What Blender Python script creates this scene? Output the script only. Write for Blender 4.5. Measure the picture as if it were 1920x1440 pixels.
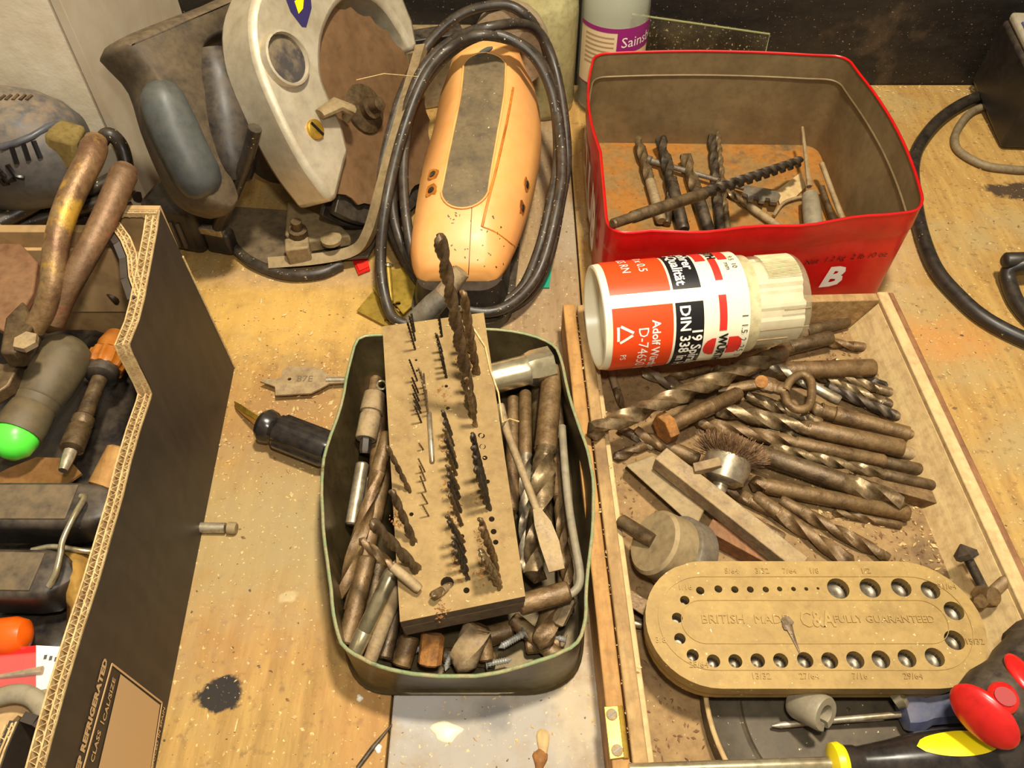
import bpy, bmesh, math, random
import numpy as np
from mathutils import Vector, Matrix, noise as mnoise
random.seed(7)
for o in list(bpy.data.objects): bpy.data.objects.remove(o)
SC = bpy.context.scene
COL = SC.collection
# ---------------------------------------------------------------- camera
FPX, PITCH, CH = 1500.0, math.radians(51), 0.427
cam = bpy.data.cameras.new('camera'); cam.sensor_width = 36; cam.lens = 36*FPX/1920; cam.clip_start = .01; cam.clip_end = 20
camo = bpy.data.objects.new('camera', cam); COL.objects.link(camo)
camo.location = (0, 0, CH); camo.rotation_euler = (math.pi/2-PITCH, 0, 0)
SC.camera = camo
# ---------------------------------------------------------------- world, lights, exposure
w = bpy.data.worlds.new('World'); SC.world = w; w.use_nodes = True
w.node_tree.nodes['Background'].inputs[0].default_value = (1, .92, .78, 1)
w.node_tree.nodes['Background'].inputs[1].default_value = .34
def area(name, loc, target, size, energy, colour):
    l = bpy.data.lights.new(name, 'AREA'); l.shape = 'DISK'; l.size = size; l.energy = energy; l.color = colour
    o = bpy.data.objects.new(name, l); COL.objects.link(o); o.location = loc
    o.rotation_euler = (Vector(target)-Vector(loc)).to_track_quat('-Z', 'Y').to_euler()
    return o
area('camera_flash', (.02, .03, .50), (.03, .40, 0), .03, 1.55, (1, .95, .84))
area('workshop_lamp', (.13, .27, 1.05), (.0, .42, 0), .09, 14.4, (1, .91, .74))
SC.view_settings.view_transform = 'Standard'; SC.view_settings.look = 'None'
SC.view_settings.exposure = 0.0; SC.view_settings.gamma = 1; SC.view_settings.use_curve_mapping = False
# ---------------------------------------------------------------- measuring: photo pixel + height -> place on the bench
_f = np.array([0, math.cos(PITCH), -math.sin(PITCH)]); _u = np.array([0, math.sin(PITCH), math.cos(PITCH)]); _C = np.array([0, 0, CH])
def ray(px, py): return _f+np.array([1., 0, 0])*(px-960)/FPX+_u*(720-py)/FPX
def P(px, py, z=0):
    d = ray(px, py); return Vector(_C+d*((z-CH)/d[2]))
def PP(px, py, o, n):
    d = ray(px, py); return Vector(_C+d*(float(np.dot(np.array(o)-_C, np.array(n)))/float(np.dot(d, np.array(n)))))
def PX(px, py, x):
    d = ray(px, py); return Vector(_C+d*(x/d[0]))
def PYY(px, py, y):
    d = ray(px, py); return Vector(_C+d*(y/d[1]))
V = Vector
# ---------------------------------------------------------------- materials
def lin(c):
    c = c/255; return c/12.92 if c <= .04045 else ((c+.055)/1.055)**2.4
def C(r, g, b): return (lin(r), lin(g), lin(b), 1)
MATS = {}
def mat(name, c1, c2=None, scale=60, rough=.6, metal=0, dust=0, dcol=C(176, 150, 104), bump=.0, bscale=None, spec=.5, stretch=None, ramp=(.38, .62), alpha=1, trans=0, speck=0, scol=C(235, 215, 170), c3=None, c3lev=.62, coat=0, grain=.5):
    if name in MATS: return MATS[name]
    m = bpy.data.materials.new(name); m.use_nodes = True; nt = m.node_tree; N = nt.nodes; L = nt.links
    b = N['Principled BSDF']
    b.inputs['Roughness'].default_value = rough; b.inputs['Metallic'].default_value = metal
    b.inputs['Specular IOR Level'].default_value = spec; b.inputs['Alpha'].default_value = alpha
    b.inputs['Transmission Weight'].default_value = trans; b.inputs['Coat Weight'].default_value = coat
    tc = N.new('ShaderNodeTexCoord'); oi = N.new('ShaderNodeObjectInfo')
    ad = N.new('ShaderNodeVectorMath'); ad.operation = 'ADD'
    sc_ = N.new('ShaderNodeVectorMath'); sc_.operation = 'SCALE'; sc_.inputs['Scale'].default_value = 3.7
    cb = N.new('ShaderNodeCombineXYZ')
    for k in range(3): L.new(oi.outputs['Random'], cb.inputs[k])
    L.new(cb.outputs[0], sc_.inputs[0]); L.new(tc.outputs['Object'], ad.inputs[0]); L.new(sc_.outputs[0], ad.inputs[1])
    vec = ad.outputs[0]
    if stretch:
        mp = N.new('ShaderNodeMapping'); mp.inputs['Scale'].default_value = stretch; L.new(vec, mp.inputs[0]); vec2 = mp.outputs[0]
    else: vec2 = vec
    def nz(s, d=5, v=None, r=.6):
        n = N.new('ShaderNodeTexNoise'); n.inputs['Scale'].default_value = s; n.inputs['Detail'].default_value = d; n.inputs['Roughness'].default_value = r
        L.new(v or vec, n.inputs['Vector']); return n.outputs['Fac']
    def rmp(x, lo, hi):
        r = N.new('ShaderNodeMapRange'); r.inputs[1].default_value = lo; r.inputs[2].default_value = hi; L.new(x, r.inputs[0]); return r.outputs[0]
    def mix(f, a, bb):
        mx = N.new('ShaderNodeMix'); mx.data_type = 'RGBA'
        if isinstance(f, float): mx.inputs[0].default_value = f
        else: L.new(f, mx.inputs[0])
        for s, v_ in ((6, a), (7, bb)):
            if isinstance(v_, tuple): mx.inputs[s].default_value = v_
            else: L.new(v_, mx.inputs[s])
        return mx.outputs[2]
    cur = c1
    if c2 is not None: cur = mix(rmp(nz(scale, 6, vec2), *ramp), c1, c2)
    if c2 is not None and grain > 0:
        gm2 = N.new('ShaderNodeMath'); gm2.operation = 'MULTIPLY'; L.new(rmp(nz(scale*6, 5), .45, .7), gm2.inputs[0]); gm2.inputs[1].default_value = grain
        cur = mix(gm2.outputs[0], cur, (c2[0]*.45, c2[1]*.42, c2[2]*.4, 1))
    if c3 is not None: cur = mix(rmp(nz(scale*.45, 7, vec), c3lev, c3lev+.07), cur, c3)
    dusty = None
    if dust > 0:
        ge = N.new('ShaderNodeNewGeometry'); sp = N.new('ShaderNodeSeparateXYZ'); L.new(ge.outputs['Normal'], sp.inputs[0])
        up = rmp(sp.outputs[2], -.1, .9)
        a = N.new('ShaderNodeMath'); a.operation = 'MULTIPLY'; L.new(up, a.inputs[0]); L.new(rmp(nz(130, 8), .3, .62), a.inputs[1])
        a2 = N.new('ShaderNodeMath'); a2.operation = 'MULTIPLY'; L.new(a.outputs[0], a2.inputs[0]); a2.inputs[1].default_value = dust
        dusty = a2.outputs[0]
        cur = mix(dusty, cur, dcol)
        rr = N.new('ShaderNodeMapRange'); rr.inputs[3].default_value = rough; rr.inputs[4].default_value = .9; L.new(dusty, rr.inputs[0]); L.new(rr.outputs[0], b.inputs['Roughness'])
        if metal > 0:
            mm = N.new('ShaderNodeMapRange'); mm.inputs[3].default_value = metal; mm.inputs[4].default_value = 0; L.new(dusty, mm.inputs[0]); L.new(mm.outputs[0], b.inputs['Metallic'])
    if speck > 0: cur = mix(rmp(nz(420, 3), .72-speck*.1, .76-speck*.1), cur, scol)
    if isinstance(cur, tuple): b.inputs['Base Color'].default_value = cur
    else: L.new(cur, b.inputs['Base Color'])
    if bump > 0:
        bp = N.new('ShaderNodeBump'); bp.inputs['Strength'].default_value = bump; bp.inputs['Distance'].default_value = .002
        L.new(nz(bscale or scale*2, 6, vec2), bp.inputs['Height']); L.new(bp.outputs[0], b.inputs['Normal'])
    MATS[name] = m
    return m
DU = C(178, 150, 102)
M = dict(
 hss=mat('tarnished_steel', C(146, 124, 90), C(88, 69, 46), 90, .24, .6, .32, C(164, 136, 92), .15, grain=.5),
 steel=mat('bright_steel', C(196, 184, 158), C(146, 130, 106), 70, .3, .7, .2, DU, .05),
 chrome=mat('chrome', C(222, 208, 170), C(186, 170, 132), 30, .2, .8, .1),
 rust=mat('rusty_steel', C(122, 93, 58), C(88, 65, 40), 110, .36, .35, .36, C(160, 130, 84), .3, grain=.5),
 rustd=mat('dark_rusty_steel', C(98, 77, 50), C(66, 50, 34), 110, .34, .4, .32, C(150, 124, 84), .3, grain=.5),
 rusto=mat('orange_rust', C(184, 120, 48), C(130, 80, 34), 120, .85, .1, .2, DU, .4),
 dusth=mat('dusty_steel', C(168, 146, 112), C(132, 108, 80), 90, .6, .3, .6, DU, .2),
 blackm=mat('black_oxide_steel', C(70, 62, 54), C(44, 38, 33), 90, .4, .6, .35, C(150, 126, 94), .1),
 rubber=mat('black_rubber_cable', C(54, 47, 40), C(36, 31, 27), 60, .36, 0, .2, C(140, 118, 88), .05, speck=.45),
 rubberc=mat('clean_black_cable', C(40, 35, 30), C(28, 25, 22), 60, .38, 0, .12, C(140, 118, 88), .03, speck=.1),
 greyc=mat('grey_cable', C(128, 112, 84), C(108, 94, 70), 60, .5, 0, .3, DU),
 blackp=mat('black_plastic', C(40, 35, 32), C(28, 25, 24), 50, .4, 0, .35, C(130, 110, 84), .05),
 blackd=mat('dusty_black_plastic', C(92, 78, 58), C(62, 53, 42), 45, .6, 0, .6, C(128, 106, 74), .1),
 gloss=mat('glossy_black_plastic', C(30, 27, 27), C(22, 20, 22), 50, .18, 0, .12, C(130, 110, 84)),
 alu=mat('cast_aluminium', C(206, 194, 168), C(182, 168, 140), 25, .38, .4, .35, C(198, 176, 136), .06, bscale=500, grain=.25),
 wood=mat('tray_wood', C(182, 146, 92), C(152, 116, 70), 28, .75, 0, .3, C(178, 146, 94), .25, stretch=(6, 1, 6), c3=C(122, 92, 58), c3lev=.58),
 woodl=mat('pale_tray_wood', C(216, 186, 130), C(198, 164, 110), 28, .75, 0, .3, C(190, 160, 112), .15, stretch=(6, 1, 6)),
 woodr=mat('red_brown_wood', C(150, 98, 58), C(120, 76, 44), 28, .7, 0, .15, DU, .15, stretch=(8, 1, 8)),
 woodo=mat('orange_pine', C(190, 140, 74), C(164, 114, 56), 28, .7, 0, .3, C(176, 142, 88), .2, stretch=(8, 1, 8), c3=C(120, 84, 48), c3lev=.6),
 block=mat('dusty_block_wood', C(160, 130, 80), C(138, 109, 66), 40, .85, 0, .5, C(168, 140, 90), .15, bscale=400, grain=.4),
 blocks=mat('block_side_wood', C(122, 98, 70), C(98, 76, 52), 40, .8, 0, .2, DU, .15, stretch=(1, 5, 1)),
 gold=mat('gold_painted_metal', C(168, 136, 74), C(148, 118, 62), 60, .55, .15, .4, C(176, 146, 90), .06, bscale=500, speck=.4, grain=.3),
 red=mat('red_tin_paint', C(220, 24, 22), C(200, 16, 18), 30, .3, 0, .0, bump=.02, grain=.2),
 redin=mat('grey_brown_tin_lining', C(138, 116, 80), C(118, 98, 66), 26, .5, .25, .2, C(150, 126, 88), .06, grain=.3),
 redfl=mat('rust_stained_tin_floor', C(150, 114, 62), C(176, 112, 34), 38, .7, .15, .15, DU, .1, ramp=(.42, .58), c3=C(100, 78, 50), c3lev=.58),
 greent=mat('olive_tin', C(98, 88, 54), C(76, 65, 39), 30, .36, .5, .08, C(150, 126, 84), .08, c3=C(60, 48, 30), c3lev=.56),
 greeni=mat('dark_tin_inside', C(96, 82, 52), C(70, 58, 36), 26, .34, .55, .1, C(150, 126, 84), .05),
 rim=mat('pale_green_rim', C(150, 168, 120), C(184, 170, 124), 140, .55, .2, .0, c3=C(110, 96, 62), c3lev=.62),
 cream=mat('cream_plastic', C(246, 236, 204), C(240, 228, 190), 20, .3, 0, 0, spec=.6, grain=.06),
 orng=mat('orange_red_print', C(236, 72, 24), None, rough=.32),
 blk=mat('black_print', C(24, 20, 20), None, rough=.35),
 redp=mat('red_print', C(222, 50, 38), None, rough=.35),
 whitep=mat('white_print', C(246, 238, 220), None, rough=.4),
 clearp=mat('ribbed_cream_translucent', C(226, 212, 166), C(210, 194, 146), 30, .22, 0, .08, alpha=.93, spec=.6),
 card=mat('black_printed_card', C(56, 46, 36), C(48, 39, 31), 14, .55, 0, .12, C(110, 92, 66), .04, stretch=(1, 8, 1)),
 cardb=mat('brown_card', C(192, 156, 106), C(178, 142, 94), 20, .8, 0, .1, bump=.05),
 cardi=mat('inside_card', C(178, 142, 92), C(156, 122, 76), 18, .8, 0, .2, bump=.05),
 cardk=mat('card_print_tan', C(196, 160, 112), None, rough=.7),
 liner=mat('card_edge_liner', C(214, 182, 126), C(190, 156, 102), 120, .85, bump=.2),
 oran=mat('orange_sander_plastic', C(240, 176, 96), C(234, 162, 88), 12, .34, 0, .2, C(228, 184, 136), .0, speck=.0, grain=.12),
 orand=mat('orange_screw_rust', C(190, 118, 30), C(150, 84, 20), 60, .7),
 grip=mat('dusty_grip', C(118, 100, 70), C(86, 73, 53), 50, .6, 0, .5, C(128, 108, 74), .12, speck=.25),
 greyp=mat('slate_grey_plastic', C(92, 92, 92), C(78, 78, 80), 30, .42, 0, .8, C(148, 126, 98), .03),
 greyl=mat('slate_grey_plastic_side', C(88, 89, 92), C(74, 75, 80), 30, .38, 0, .1, C(148, 126, 98), .03),
 bag=mat('dusty_beige_cloth', C(168, 146, 114), C(148, 126, 96), 40, .9, 0, .2, bump=.1),
 brass=mat('brass', C(212, 172, 66), C(190, 150, 50), 40, .35, .75, .1, DU),
 zinc=mat('yellow_zinc_plate', C(184, 152, 52), C(166, 134, 44), 40, .4, .5, .15, DU),
 blueg=mat('blue_grey_rubber', C(84, 88, 84), C(66, 70, 70), 20, .42, 0, .25, C(130, 116, 90), .03),
 brown=mat('brown_blade', C(140, 106, 72), C(120, 88, 58), 14, .5, .35, .15, DU, .05),
 mazak=mat('grey_cast_metal', C(156, 136, 100), C(132, 112, 80), 40, .6, .3, .5, C(172, 146, 100), .12),
 sock=mat('drilled_socket', C(128, 118, 100), C(92, 80, 62), 120, .35, .6),
 lead=mat('grey_lead', C(140, 132, 118), C(112, 100, 84), 60, .5, .5, .2, DU, .15),
 sleeve=mat('grey_plastic_sleeve', C(150, 140, 118), C(134, 124, 102), 30, .45, 0, .2, DU),
 yellow=mat('yellow_plastic', C(250, 222, 24), None, rough=.35),
 redpl=mat('red_plastic', C(214, 36, 30), C(200, 28, 24), 20, .3),
 bluepl=mat('blue_plastic', C(92, 98, 120), C(70, 80, 128), 30, .35, 0, .15, DU),
 amber=mat('amber_plastic', C(186, 108, 22), C(160, 86, 14), 40, .3, 0, .15, DU, spec=.7),
 green=mat('neon_green_plastic', C(96, 240, 70), None, rough=.35),
 zincw=mat('white_zinc', C(206, 206, 200), C(176, 172, 160), 60, .28, .5, .1),
 dgrip=mat('dusty_green_grip', C(98, 86, 60), C(84, 72, 50), 18, .55, 0, .35, C(128, 106, 70), .02),
 orp=mat('orange_plastic', C(226, 92, 14), None, rough=.3),
 plaster=mat('cream_plaster', C(228, 214, 186), C(216, 200, 170), 30, .85, bump=.35, bscale=60, c3=C(200, 182, 150), c3lev=.68, grain=.06),
 board=mat('grey_cream_board', C(200, 184, 158), C(190, 172, 144), 24, .7, bump=.06, c3=C(168, 148, 120), c3lev=.66, grain=.08),
 wallb=mat('black_tarred_board', C(42, 35, 28), C(26, 22, 18), 22, .5, 0, .0, bump=.25, stretch=(1, 3, 3), c3=C(74, 58, 42), c3lev=.62, speck=.55, scol=C(150, 126, 92)),
 dish=mat('dark_grey_dish', C(84, 74, 56), C(70, 61, 47), 30, .5, .3, .2, C(122, 102, 72), .05, speck=.3),
 teal=mat('teal_print', C(36, 150, 116), None, rough=.5),
 film=mat('black_film', C(36, 32, 32), C(28, 26, 28), 40, .2, 0, .15, C(140, 120, 90), .1),
 bristle=mat('rusty_wire_bristles', C(150, 116, 78), C(108, 78, 52), 300, .7, .3),
 chip=mat('wood_chips', C(232, 204, 146), C(206, 166, 100), 200, .85),
 chipd=mat('brown_dust', C(150, 112, 72), C(118, 84, 54), 200, .9),
 trayfl=mat('dusty_tray_floor', C(150, 117, 74), C(116, 87, 54), 45, .85, 0, .4, C(178, 146, 96), .5, speck=.3, c3=C(92, 68, 44), c3lev=.56),  # brown tones are dust and dirt on the floor
)
# ---------------------------------------------------------------- geometry
class G:
    def __init__(s): s.v = []; s.f = []
    def add(s, vs, fs):
        k = len(s.v); s.v += [V(p) for p in vs]; s.f += [tuple(i+k for i in f) for f in fs]; return s
    def rings(s, R, closed=True, caps=True, loop=False):
        n = len(R[0]); k = len(s.v)
        for r in R: s.v += [V(p) for p in r]
        m = len(R)
        for i in range(m if loop else m-1):
            a = k+i*n; b = k+((i+1) % m)*n
            for j in range(n if closed else n-1):
                j2 = (j+1) % n; s.f.append((a+j, a+j2, b+j2, b+j))
        if caps and closed and not loop:
            s.f.append(tuple(k+j for j in reversed(range(n)))); s.f.append(tuple(k+(m-1)*n+j for j in range(n)))
        return s
    def tube(s, path, r, seg=10, caps=True, loop=False, flat=1, upv=None):
        path = [V(p) for p in path]; m = len(path); R = []; prev = None
        for i, p in enumerate(path):
            if loop: t = path[(i+1) % m]-path[i-1]
            else: t = path[min(i+1, m-1)]-path[max(i-1, 0)]
            if t.length < 1e-9: t = V((0, 0, 1))
            t.normalize()
            if prev is None:
                a = V(upv) if upv else (V((0, 0, 1)) if abs(t.z) < .9 else V((1, 0, 0)))
            else: a = prev
            x = (a-t*a.dot(t))
            if x.length < 1e-6: x = t.orthogonal()
            x.normalize(); prev = x; y = t.cross(x)
            rr = r[i] if isinstance(r, (list, tuple)) else r
            R.append([p+(x*math.cos(q)*flat+y*math.sin(q))*rr for q in [2*math.pi*j/seg for j in range(seg)]])
        return s.rings(R, True, caps, loop)
    def lathe(s, a, b, prof, seg=20, caps=True):   # prof: (distance along a->b, radius)
        a = V(a); t = (V(b)-a).normalized(); x = t.orthogonal().normalized(); y = t.cross(x)
        return s.rings([[a+t*d+(x*math.cos(q)+y*math.sin(q))*max(r, 1e-5) for q in [2*math.pi*j/seg for j in range(seg)]] for d, r in prof], True, caps)
    def extr(s, pts, vec):
        n = len(pts); vec = V(vec); k = len(s.v)
        s.v += [V(p) for p in pts]+[V(p)+vec for p in pts]
        s.f.append(tuple(k+i for i in reversed(range(n)))); s.f.append(tuple(k+n+i for i in range(n)))
        for i in range(n): j = (i+1) % n; s.f.append((k+i, k+j, k+n+j, k+n+i))
        return s
    def box(s, c, sx, sy, sz, rot=None):
        c = V(c); R = rot or Matrix.Identity(3); k = len(s.v)
        for z in (-.5, .5):
            for x, y in ((-.5, -.5), (.5, -.5), (.5, .5), (-.5, .5)): s.v.append(c+R@V((x*sx, y*sy, z*sz)))
        for f in ((3, 2, 1, 0), (4, 5, 6, 7), (0, 1, 5, 4), (1, 2, 6, 5), (2, 3, 7, 6), (3, 0, 4, 7)): s.f.append(tuple(k+i for i in f))
        return s
    def bar(s, a, b, wd, ht, upv=(0, 0, 1)):
        a, b = V(a), V(b); t = (b-a).normalized(); y = V(upv).cross(t).normalized(); z = t.cross(y)
        R = Matrix((t, y, z)).transposed(); return s.box((a+b)/2, (b-a).length, wd, ht, R)
    def hexa(s, top, bot):
        k = len(s.v); s.v += [V(p) for p in bot]+[V(p) for p in top]
        for f in ((3, 2, 1, 0), (4, 5, 6, 7), (0, 1, 5, 4), (1, 2, 6, 5), (2, 3, 7, 6), (3, 0, 4, 7)): s.f.append(tuple(k+i for i in f))
        return s
    def build(s, name, m, parent=None, sharp=38, bevel=0, label=None, flip=True):
        me = bpy.data.meshes.new(name)
        off = parent_world(parent) if parent else base_of(s.v)
        me.from_pydata([tuple(p-off) for p in s.v], [], s.f); me.validate(); me.update()
        if flip:
            bm = bmesh.new(); bm.from_mesh(me); bmesh.ops.recalc_face_normals(bm, faces=bm.faces); bm.to_mesh(me); bm.free()
        if sharp:
            me.polygons.foreach_set('use_smooth', [True]*len(me.polygons)); me.set_sharp_from_angle(angle=math.radians(sharp))
        me.materials.append(m if not isinstance(m, str) else M[m])
        o = bpy.data.objects.new(name, me); COL.objects.link(o)
        if parent: o.parent = parent
        else: o.location = off
        if bevel:
            b = o.modifiers.new('bevel', 'BEVEL'); b.width = bevel; b.segments = 2; b.limit_method = 'ANGLE'; b.angle_limit = math.radians(40)
        if label: o['label'] = label
        return o
def base_of(vs):
    xs = [p.x for p in vs]; ys = [p.y for p in vs]; return V(((min(xs)+max(xs))/2, (min(ys)+max(ys))/2, min(p.z for p in vs)))
def parent_world(o):
    p = V((0, 0, 0))
    while o: p = p+o.location; o = o.parent
    return p
def tag(o, label, cat, group=None, kind=None):
    o['label'] = label
    if cat: o['category'] = cat
    if group: o['group'] = group
    if kind: o['kind'] = kind
    return o
def thing(name, label, cat, loc, group=None):
    o = bpy.data.objects.new(name, None); o.empty_display_size = .01; COL.objects.link(o); o.location = loc
    return tag(o, label, cat, group)
def spl(pts, n=8, loop=False):    # Catmull-Rom through points (tuples of any length)
    pts = [np.array(p, float) for p in pts]; m = len(pts); out = []
    for i in range(m if loop else m-1):
        p0 = pts[(i-1) % m] if (loop or i > 0) else 2*pts[0]-pts[1]; p1 = pts[i]; p2 = pts[(i+1) % m]
        p3 = pts[(i+2) % m] if (loop or i < m-2) else 2*pts[-1]-pts[-2]
        for k in range(n):
            t = k/n; out.append(.5*((2*p1)+(-p0+p2)*t+(2*p0-5*p1+4*p2-p3)*t*t+(-p0+3*p1-3*p2+p3)*t**3))
    if not loop: out.append(pts[-1])
    return out
def path(pts, n=8, loop=False): return [P(*q) for q in spl(pts, n, loop)]
def rrect(x0, x1, y0, y1, r, n=6):
    out = []
    for cx, cy, a0 in ((x1-r, y1-r, 0), (x0+r, y1-r, 90), (x0+r, y0+r, 180), (x1-r, y0+r, 270)):
        for k in range(n+1):
            a = math.radians(a0+90*k/n); out.append((cx+r*math.cos(a), cy+r*math.sin(a)))
    return out
def curve_fill(splines, extr, bevel=0):   # flat outline with holes -> mesh data (local xy, z)
    cu = bpy.data.curves.new('tmp', 'CURVE'); cu.dimensions = '2D'; cu.fill_mode = 'BOTH'; cu.extrude = extr; cu.bevel_depth = bevel; cu.bevel_resolution = 1
    for sp in splines:
        s = cu.splines.new('POLY'); s.points.add(len(sp)-1); s.use_cyclic_u = True
        for i, (x, y) in enumerate(sp): s.points[i].co = (x, y, 0, 1)
    o = bpy.data.objects.new('tmp', cu); COL.objects.link(o)
    me = bpy.data.meshes.new_from_object(o.evaluated_get(bpy.context.evaluated_depsgraph_get()))
    vs = [v.co.copy() for v in me.vertices]; fs = [tuple(p.vertices) for p in me.polygons]
    bpy.data.objects.remove(o); bpy.data.curves.remove(cu); bpy.data.meshes.remove(me)
    return vs, fs
def text_geo(s, size, extr=0, align='CENTER', bold=0, spacing=1):
    cu = bpy.data.curves.new('tmp', 'FONT'); cu.body = s; cu.size = size; cu.align_x = align; cu.align_y = 'CENTER'; cu.extrude = extr; cu.offset = bold; cu.resolution_u = 2; cu.space_character = spacing
    o = bpy.data.objects.new('tmp', cu); COL.objects.link(o)
    me = bpy.data.meshes.new_from_object(o.evaluated_get(bpy.context.evaluated_depsgraph_get()))
    vs = [v.co.copy() for v in me.vertices]; fs = [tuple(p.vertices) for p in me.polygons]
    bpy.data.objects.remove(o); bpy.data.curves.remove(cu); bpy.data.meshes.remove(me)
    return vs, fs
def circ(x, y, r, n=14): return [(x+r*math.cos(2*math.pi*k/n), y+r*math.sin(2*math.pi*k/n)) for k in range(n)]
def flute_geo(g, tip, end, r, seg=14, pitch=12.5, depth=.52, hand=1):
    tip, end = V(tip), V(end); L = (end-tip).length; t = (end-tip).normalized(); x = t.orthogonal().normalized(); y = t.cross(x)
    n = max(8, min(90, int(L/(pitch*r)*18))); R = []; ph0 = random.random()*6
    for i in range(n+1):
        d = L*i/n; cone = min(1, .06+d/(r*.62)); ph = ph0+hand*2*math.pi*d/(pitch*r); ring = []
        for j in range(seg):
            q = 2*math.pi*j/seg; c = math.cos(2*q); f = 1-depth*(max(0, c)**.8)*(1 if d < L*.93 else max(0, (L-d)/(L*.07)))
            ring.append(tip+t*d+(x*math.cos(q+ph)+y*math.sin(q+ph))*r*f*cone)
        R.append(ring)
    g.rings(R); return g
def drill(tip, butt, r, label, group, fl=.62, sr=None, fm='hss', sm='rust', name='twist_drill_bit', tang=False, pitch=12.5):
    tip, butt = V(tip), V(butt); sr = sr or r*.97
    lo = tip if tip.z < butt.z else butt
    root = thing(name, label, 'drill bit', ((tip.x+butt.x)/2, (tip.y+butt.y)/2, lo.z-r), group)
    e = tip.lerp(butt, fl); L = (butt-e).length
    flute_geo(G(), tip, e, r, pitch=pitch).build('flutes', M[fm], root, 50)
    pr = [(-.001, r*.93), (L*.06, r*.97), (L*.1, sr), (L-.0015, sr), (L, sr*.8)]
    if tang: pr = [(-.001, r*.93), (L*.05, sr*.8), (L*.12, sr*.8), (L*.13, sr), (L*.84, sr*.86), (L*.85, sr*.6), (L, sr*.55)]
    G().lathe(e, butt, pr, 14).build('shank', M[sm], root, 40)
    return root
def rod(name, a, b, r, m, label, cat, group=None, r2=None, cham=.001, seg=14):
    a, b = V(a), V(b); L = (b-a).length; r2 = r2 or r
    return tag(G().lathe(a, b, [(0, r-min(cham, r*.4)), (cham, r), (L-cham, r2), (L, r2-min(cham, r2*.4))], seg).build(name, M[m]), label, cat, group)
# ================================================================ THE SETTING
def bench_mat(name, c1, c2, c3, stains=(), stretch=(14, 1.5, 1), dustlo=.45):
    m = bpy.data.materials.new(name); m.use_nodes = True; nt = m.node_tree; N = nt.nodes; L = nt.links; b = N['Principled BSDF']
    b.inputs['Roughness'].default_value = .72
    ge = N.new('ShaderNodeNewGeometry'); pos = ge.outputs['Position']
    def nz(s, d=6, st=None, r=.6):
        v = pos
        if st:
            mp = N.new('ShaderNodeMapping'); mp.inputs['Scale'].default_value = st; L.new(pos, mp.inputs[0]); v = mp.outputs[0]
        n = N.new('ShaderNodeTexNoise'); n.inputs['Scale'].default_value = s; n.inputs['Detail'].default_value = d; n.inputs['Roughness'].default_value = r; L.new(v, n.inputs['Vector']); return n.outputs['Fac']
    def rmp(x, lo, hi, a=0, z=1):
        r = N.new('ShaderNodeMapRange'); r.inputs[1].default_value = lo; r.inputs[2].default_value = hi; r.inputs[3].default_value = a; r.inputs[4].default_value = z; L.new(x, r.inputs[0]); return r.outputs[0]
    def mix(f, a, bb):
        mx = N.new('ShaderNodeMix'); mx.data_type = 'RGBA'; L.new(f, mx.inputs[0])
        for s, v_ in ((6, a), (7, bb)):
            if isinstance(v_, tuple): mx.inputs[s].default_value = v_
            else: L.new(v_, mx.inputs[s])
        return mx.outputs[2]
    def mul(a, bb):
        k = N.new('ShaderNodeMath'); k.operation = 'MULTIPLY'; L.new(a, k.inputs[0])
        if isinstance(bb, float): k.inputs[1].default_value = bb
        else: L.new(bb, k.inputs[1])
        return k.outputs[0]
    cur = mix(rmp(nz(7, 8, stretch, .68), .38, .62), c1, c2)
    cur = mix(mul(rmp(nz(26, 8, (5, .8, 1), .7), .45, .7), .5), cur, (c2[0]*.6, c2[1]*.56, c2[2]*.5, 1))
    cur = mix(rmp(nz(11, 7), .5, .66), cur, c3)                      # ingrained dust
    cur = mix(mul(rmp(nz(160, 6), .56, .68), .55), cur, C(112, 84, 50))  # dark grime
    for (px, py, rad, asp, colr, strength, hard) in stains:
        c = P(px, py, 0)
        mp = N.new('ShaderNodeMapping'); mp.vector_type = 'POINT'; mp.inputs['Location'].default_value = (-c.x/(rad*asp), -c.y/rad, 0); mp.inputs['Scale'].default_value = (1/(rad*asp), 1/rad, 0); L.new(pos, mp.inputs[0])
        ln = N.new('ShaderNodeVectorMath'); ln.operation = 'LENGTH'; L.new(mp.outputs[0], ln.inputs[0])
        ad = N.new('ShaderNodeMath'); ad.operation = 'ADD'; L.new(ln.outputs['Value'], ad.inputs[0]); L.new(rmp(nz(70, 6), .3, .7, -.5, .5), ad.inputs[1])
        cur = mix(mul(rmp(ad.outputs[0], 1+hard, 1-hard), float(strength)), cur, colr)
    cur = mix(mul(rmp(nz(380, 3), .64, .68), .75), cur, C(232, 198, 132))   # pale sawdust grains
    cur = mix(mul(rmp(nz(300, 2), .7, .72), .8), cur, C(58, 44, 30))
    L.new(cur, b.inputs['Base Color'])
    bp = N.new('ShaderNodeBump'); bp.inputs['Strength'].default_value = .25; bp.inputs['Distance'].default_value = .001; L.new(nz(160, 7), bp.inputs['Height']); L.new(bp.outputs[0], b.inputs['Normal'])
    return m
bm1 = bench_mat('stained_plywood', C(186, 148, 80), C(162, 125, 64), C(158, 135, 88), [
    (530, 790, .05, 1.1, C(160, 112, 62), .6, .6), (450, 1180, .03, 1.5, C(182, 122, 74), .3, .6), (690, 1350, .03, .8, C(180, 122, 66), .4, .5),
    (560, 520, .012, 6, C(168, 138, 104), .75, .4), (520, 590, .035, 2, C(226, 178, 88), .6, .6), (540, 1120, .0035, 1.5, C(226, 206, 156), .6, .2), (480, 1000, .05, 1.4, C(166, 144, 98), .75, .6), (412, 1302, .0082, 1.7, C(20, 17, 17), .97, .12)])
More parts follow.
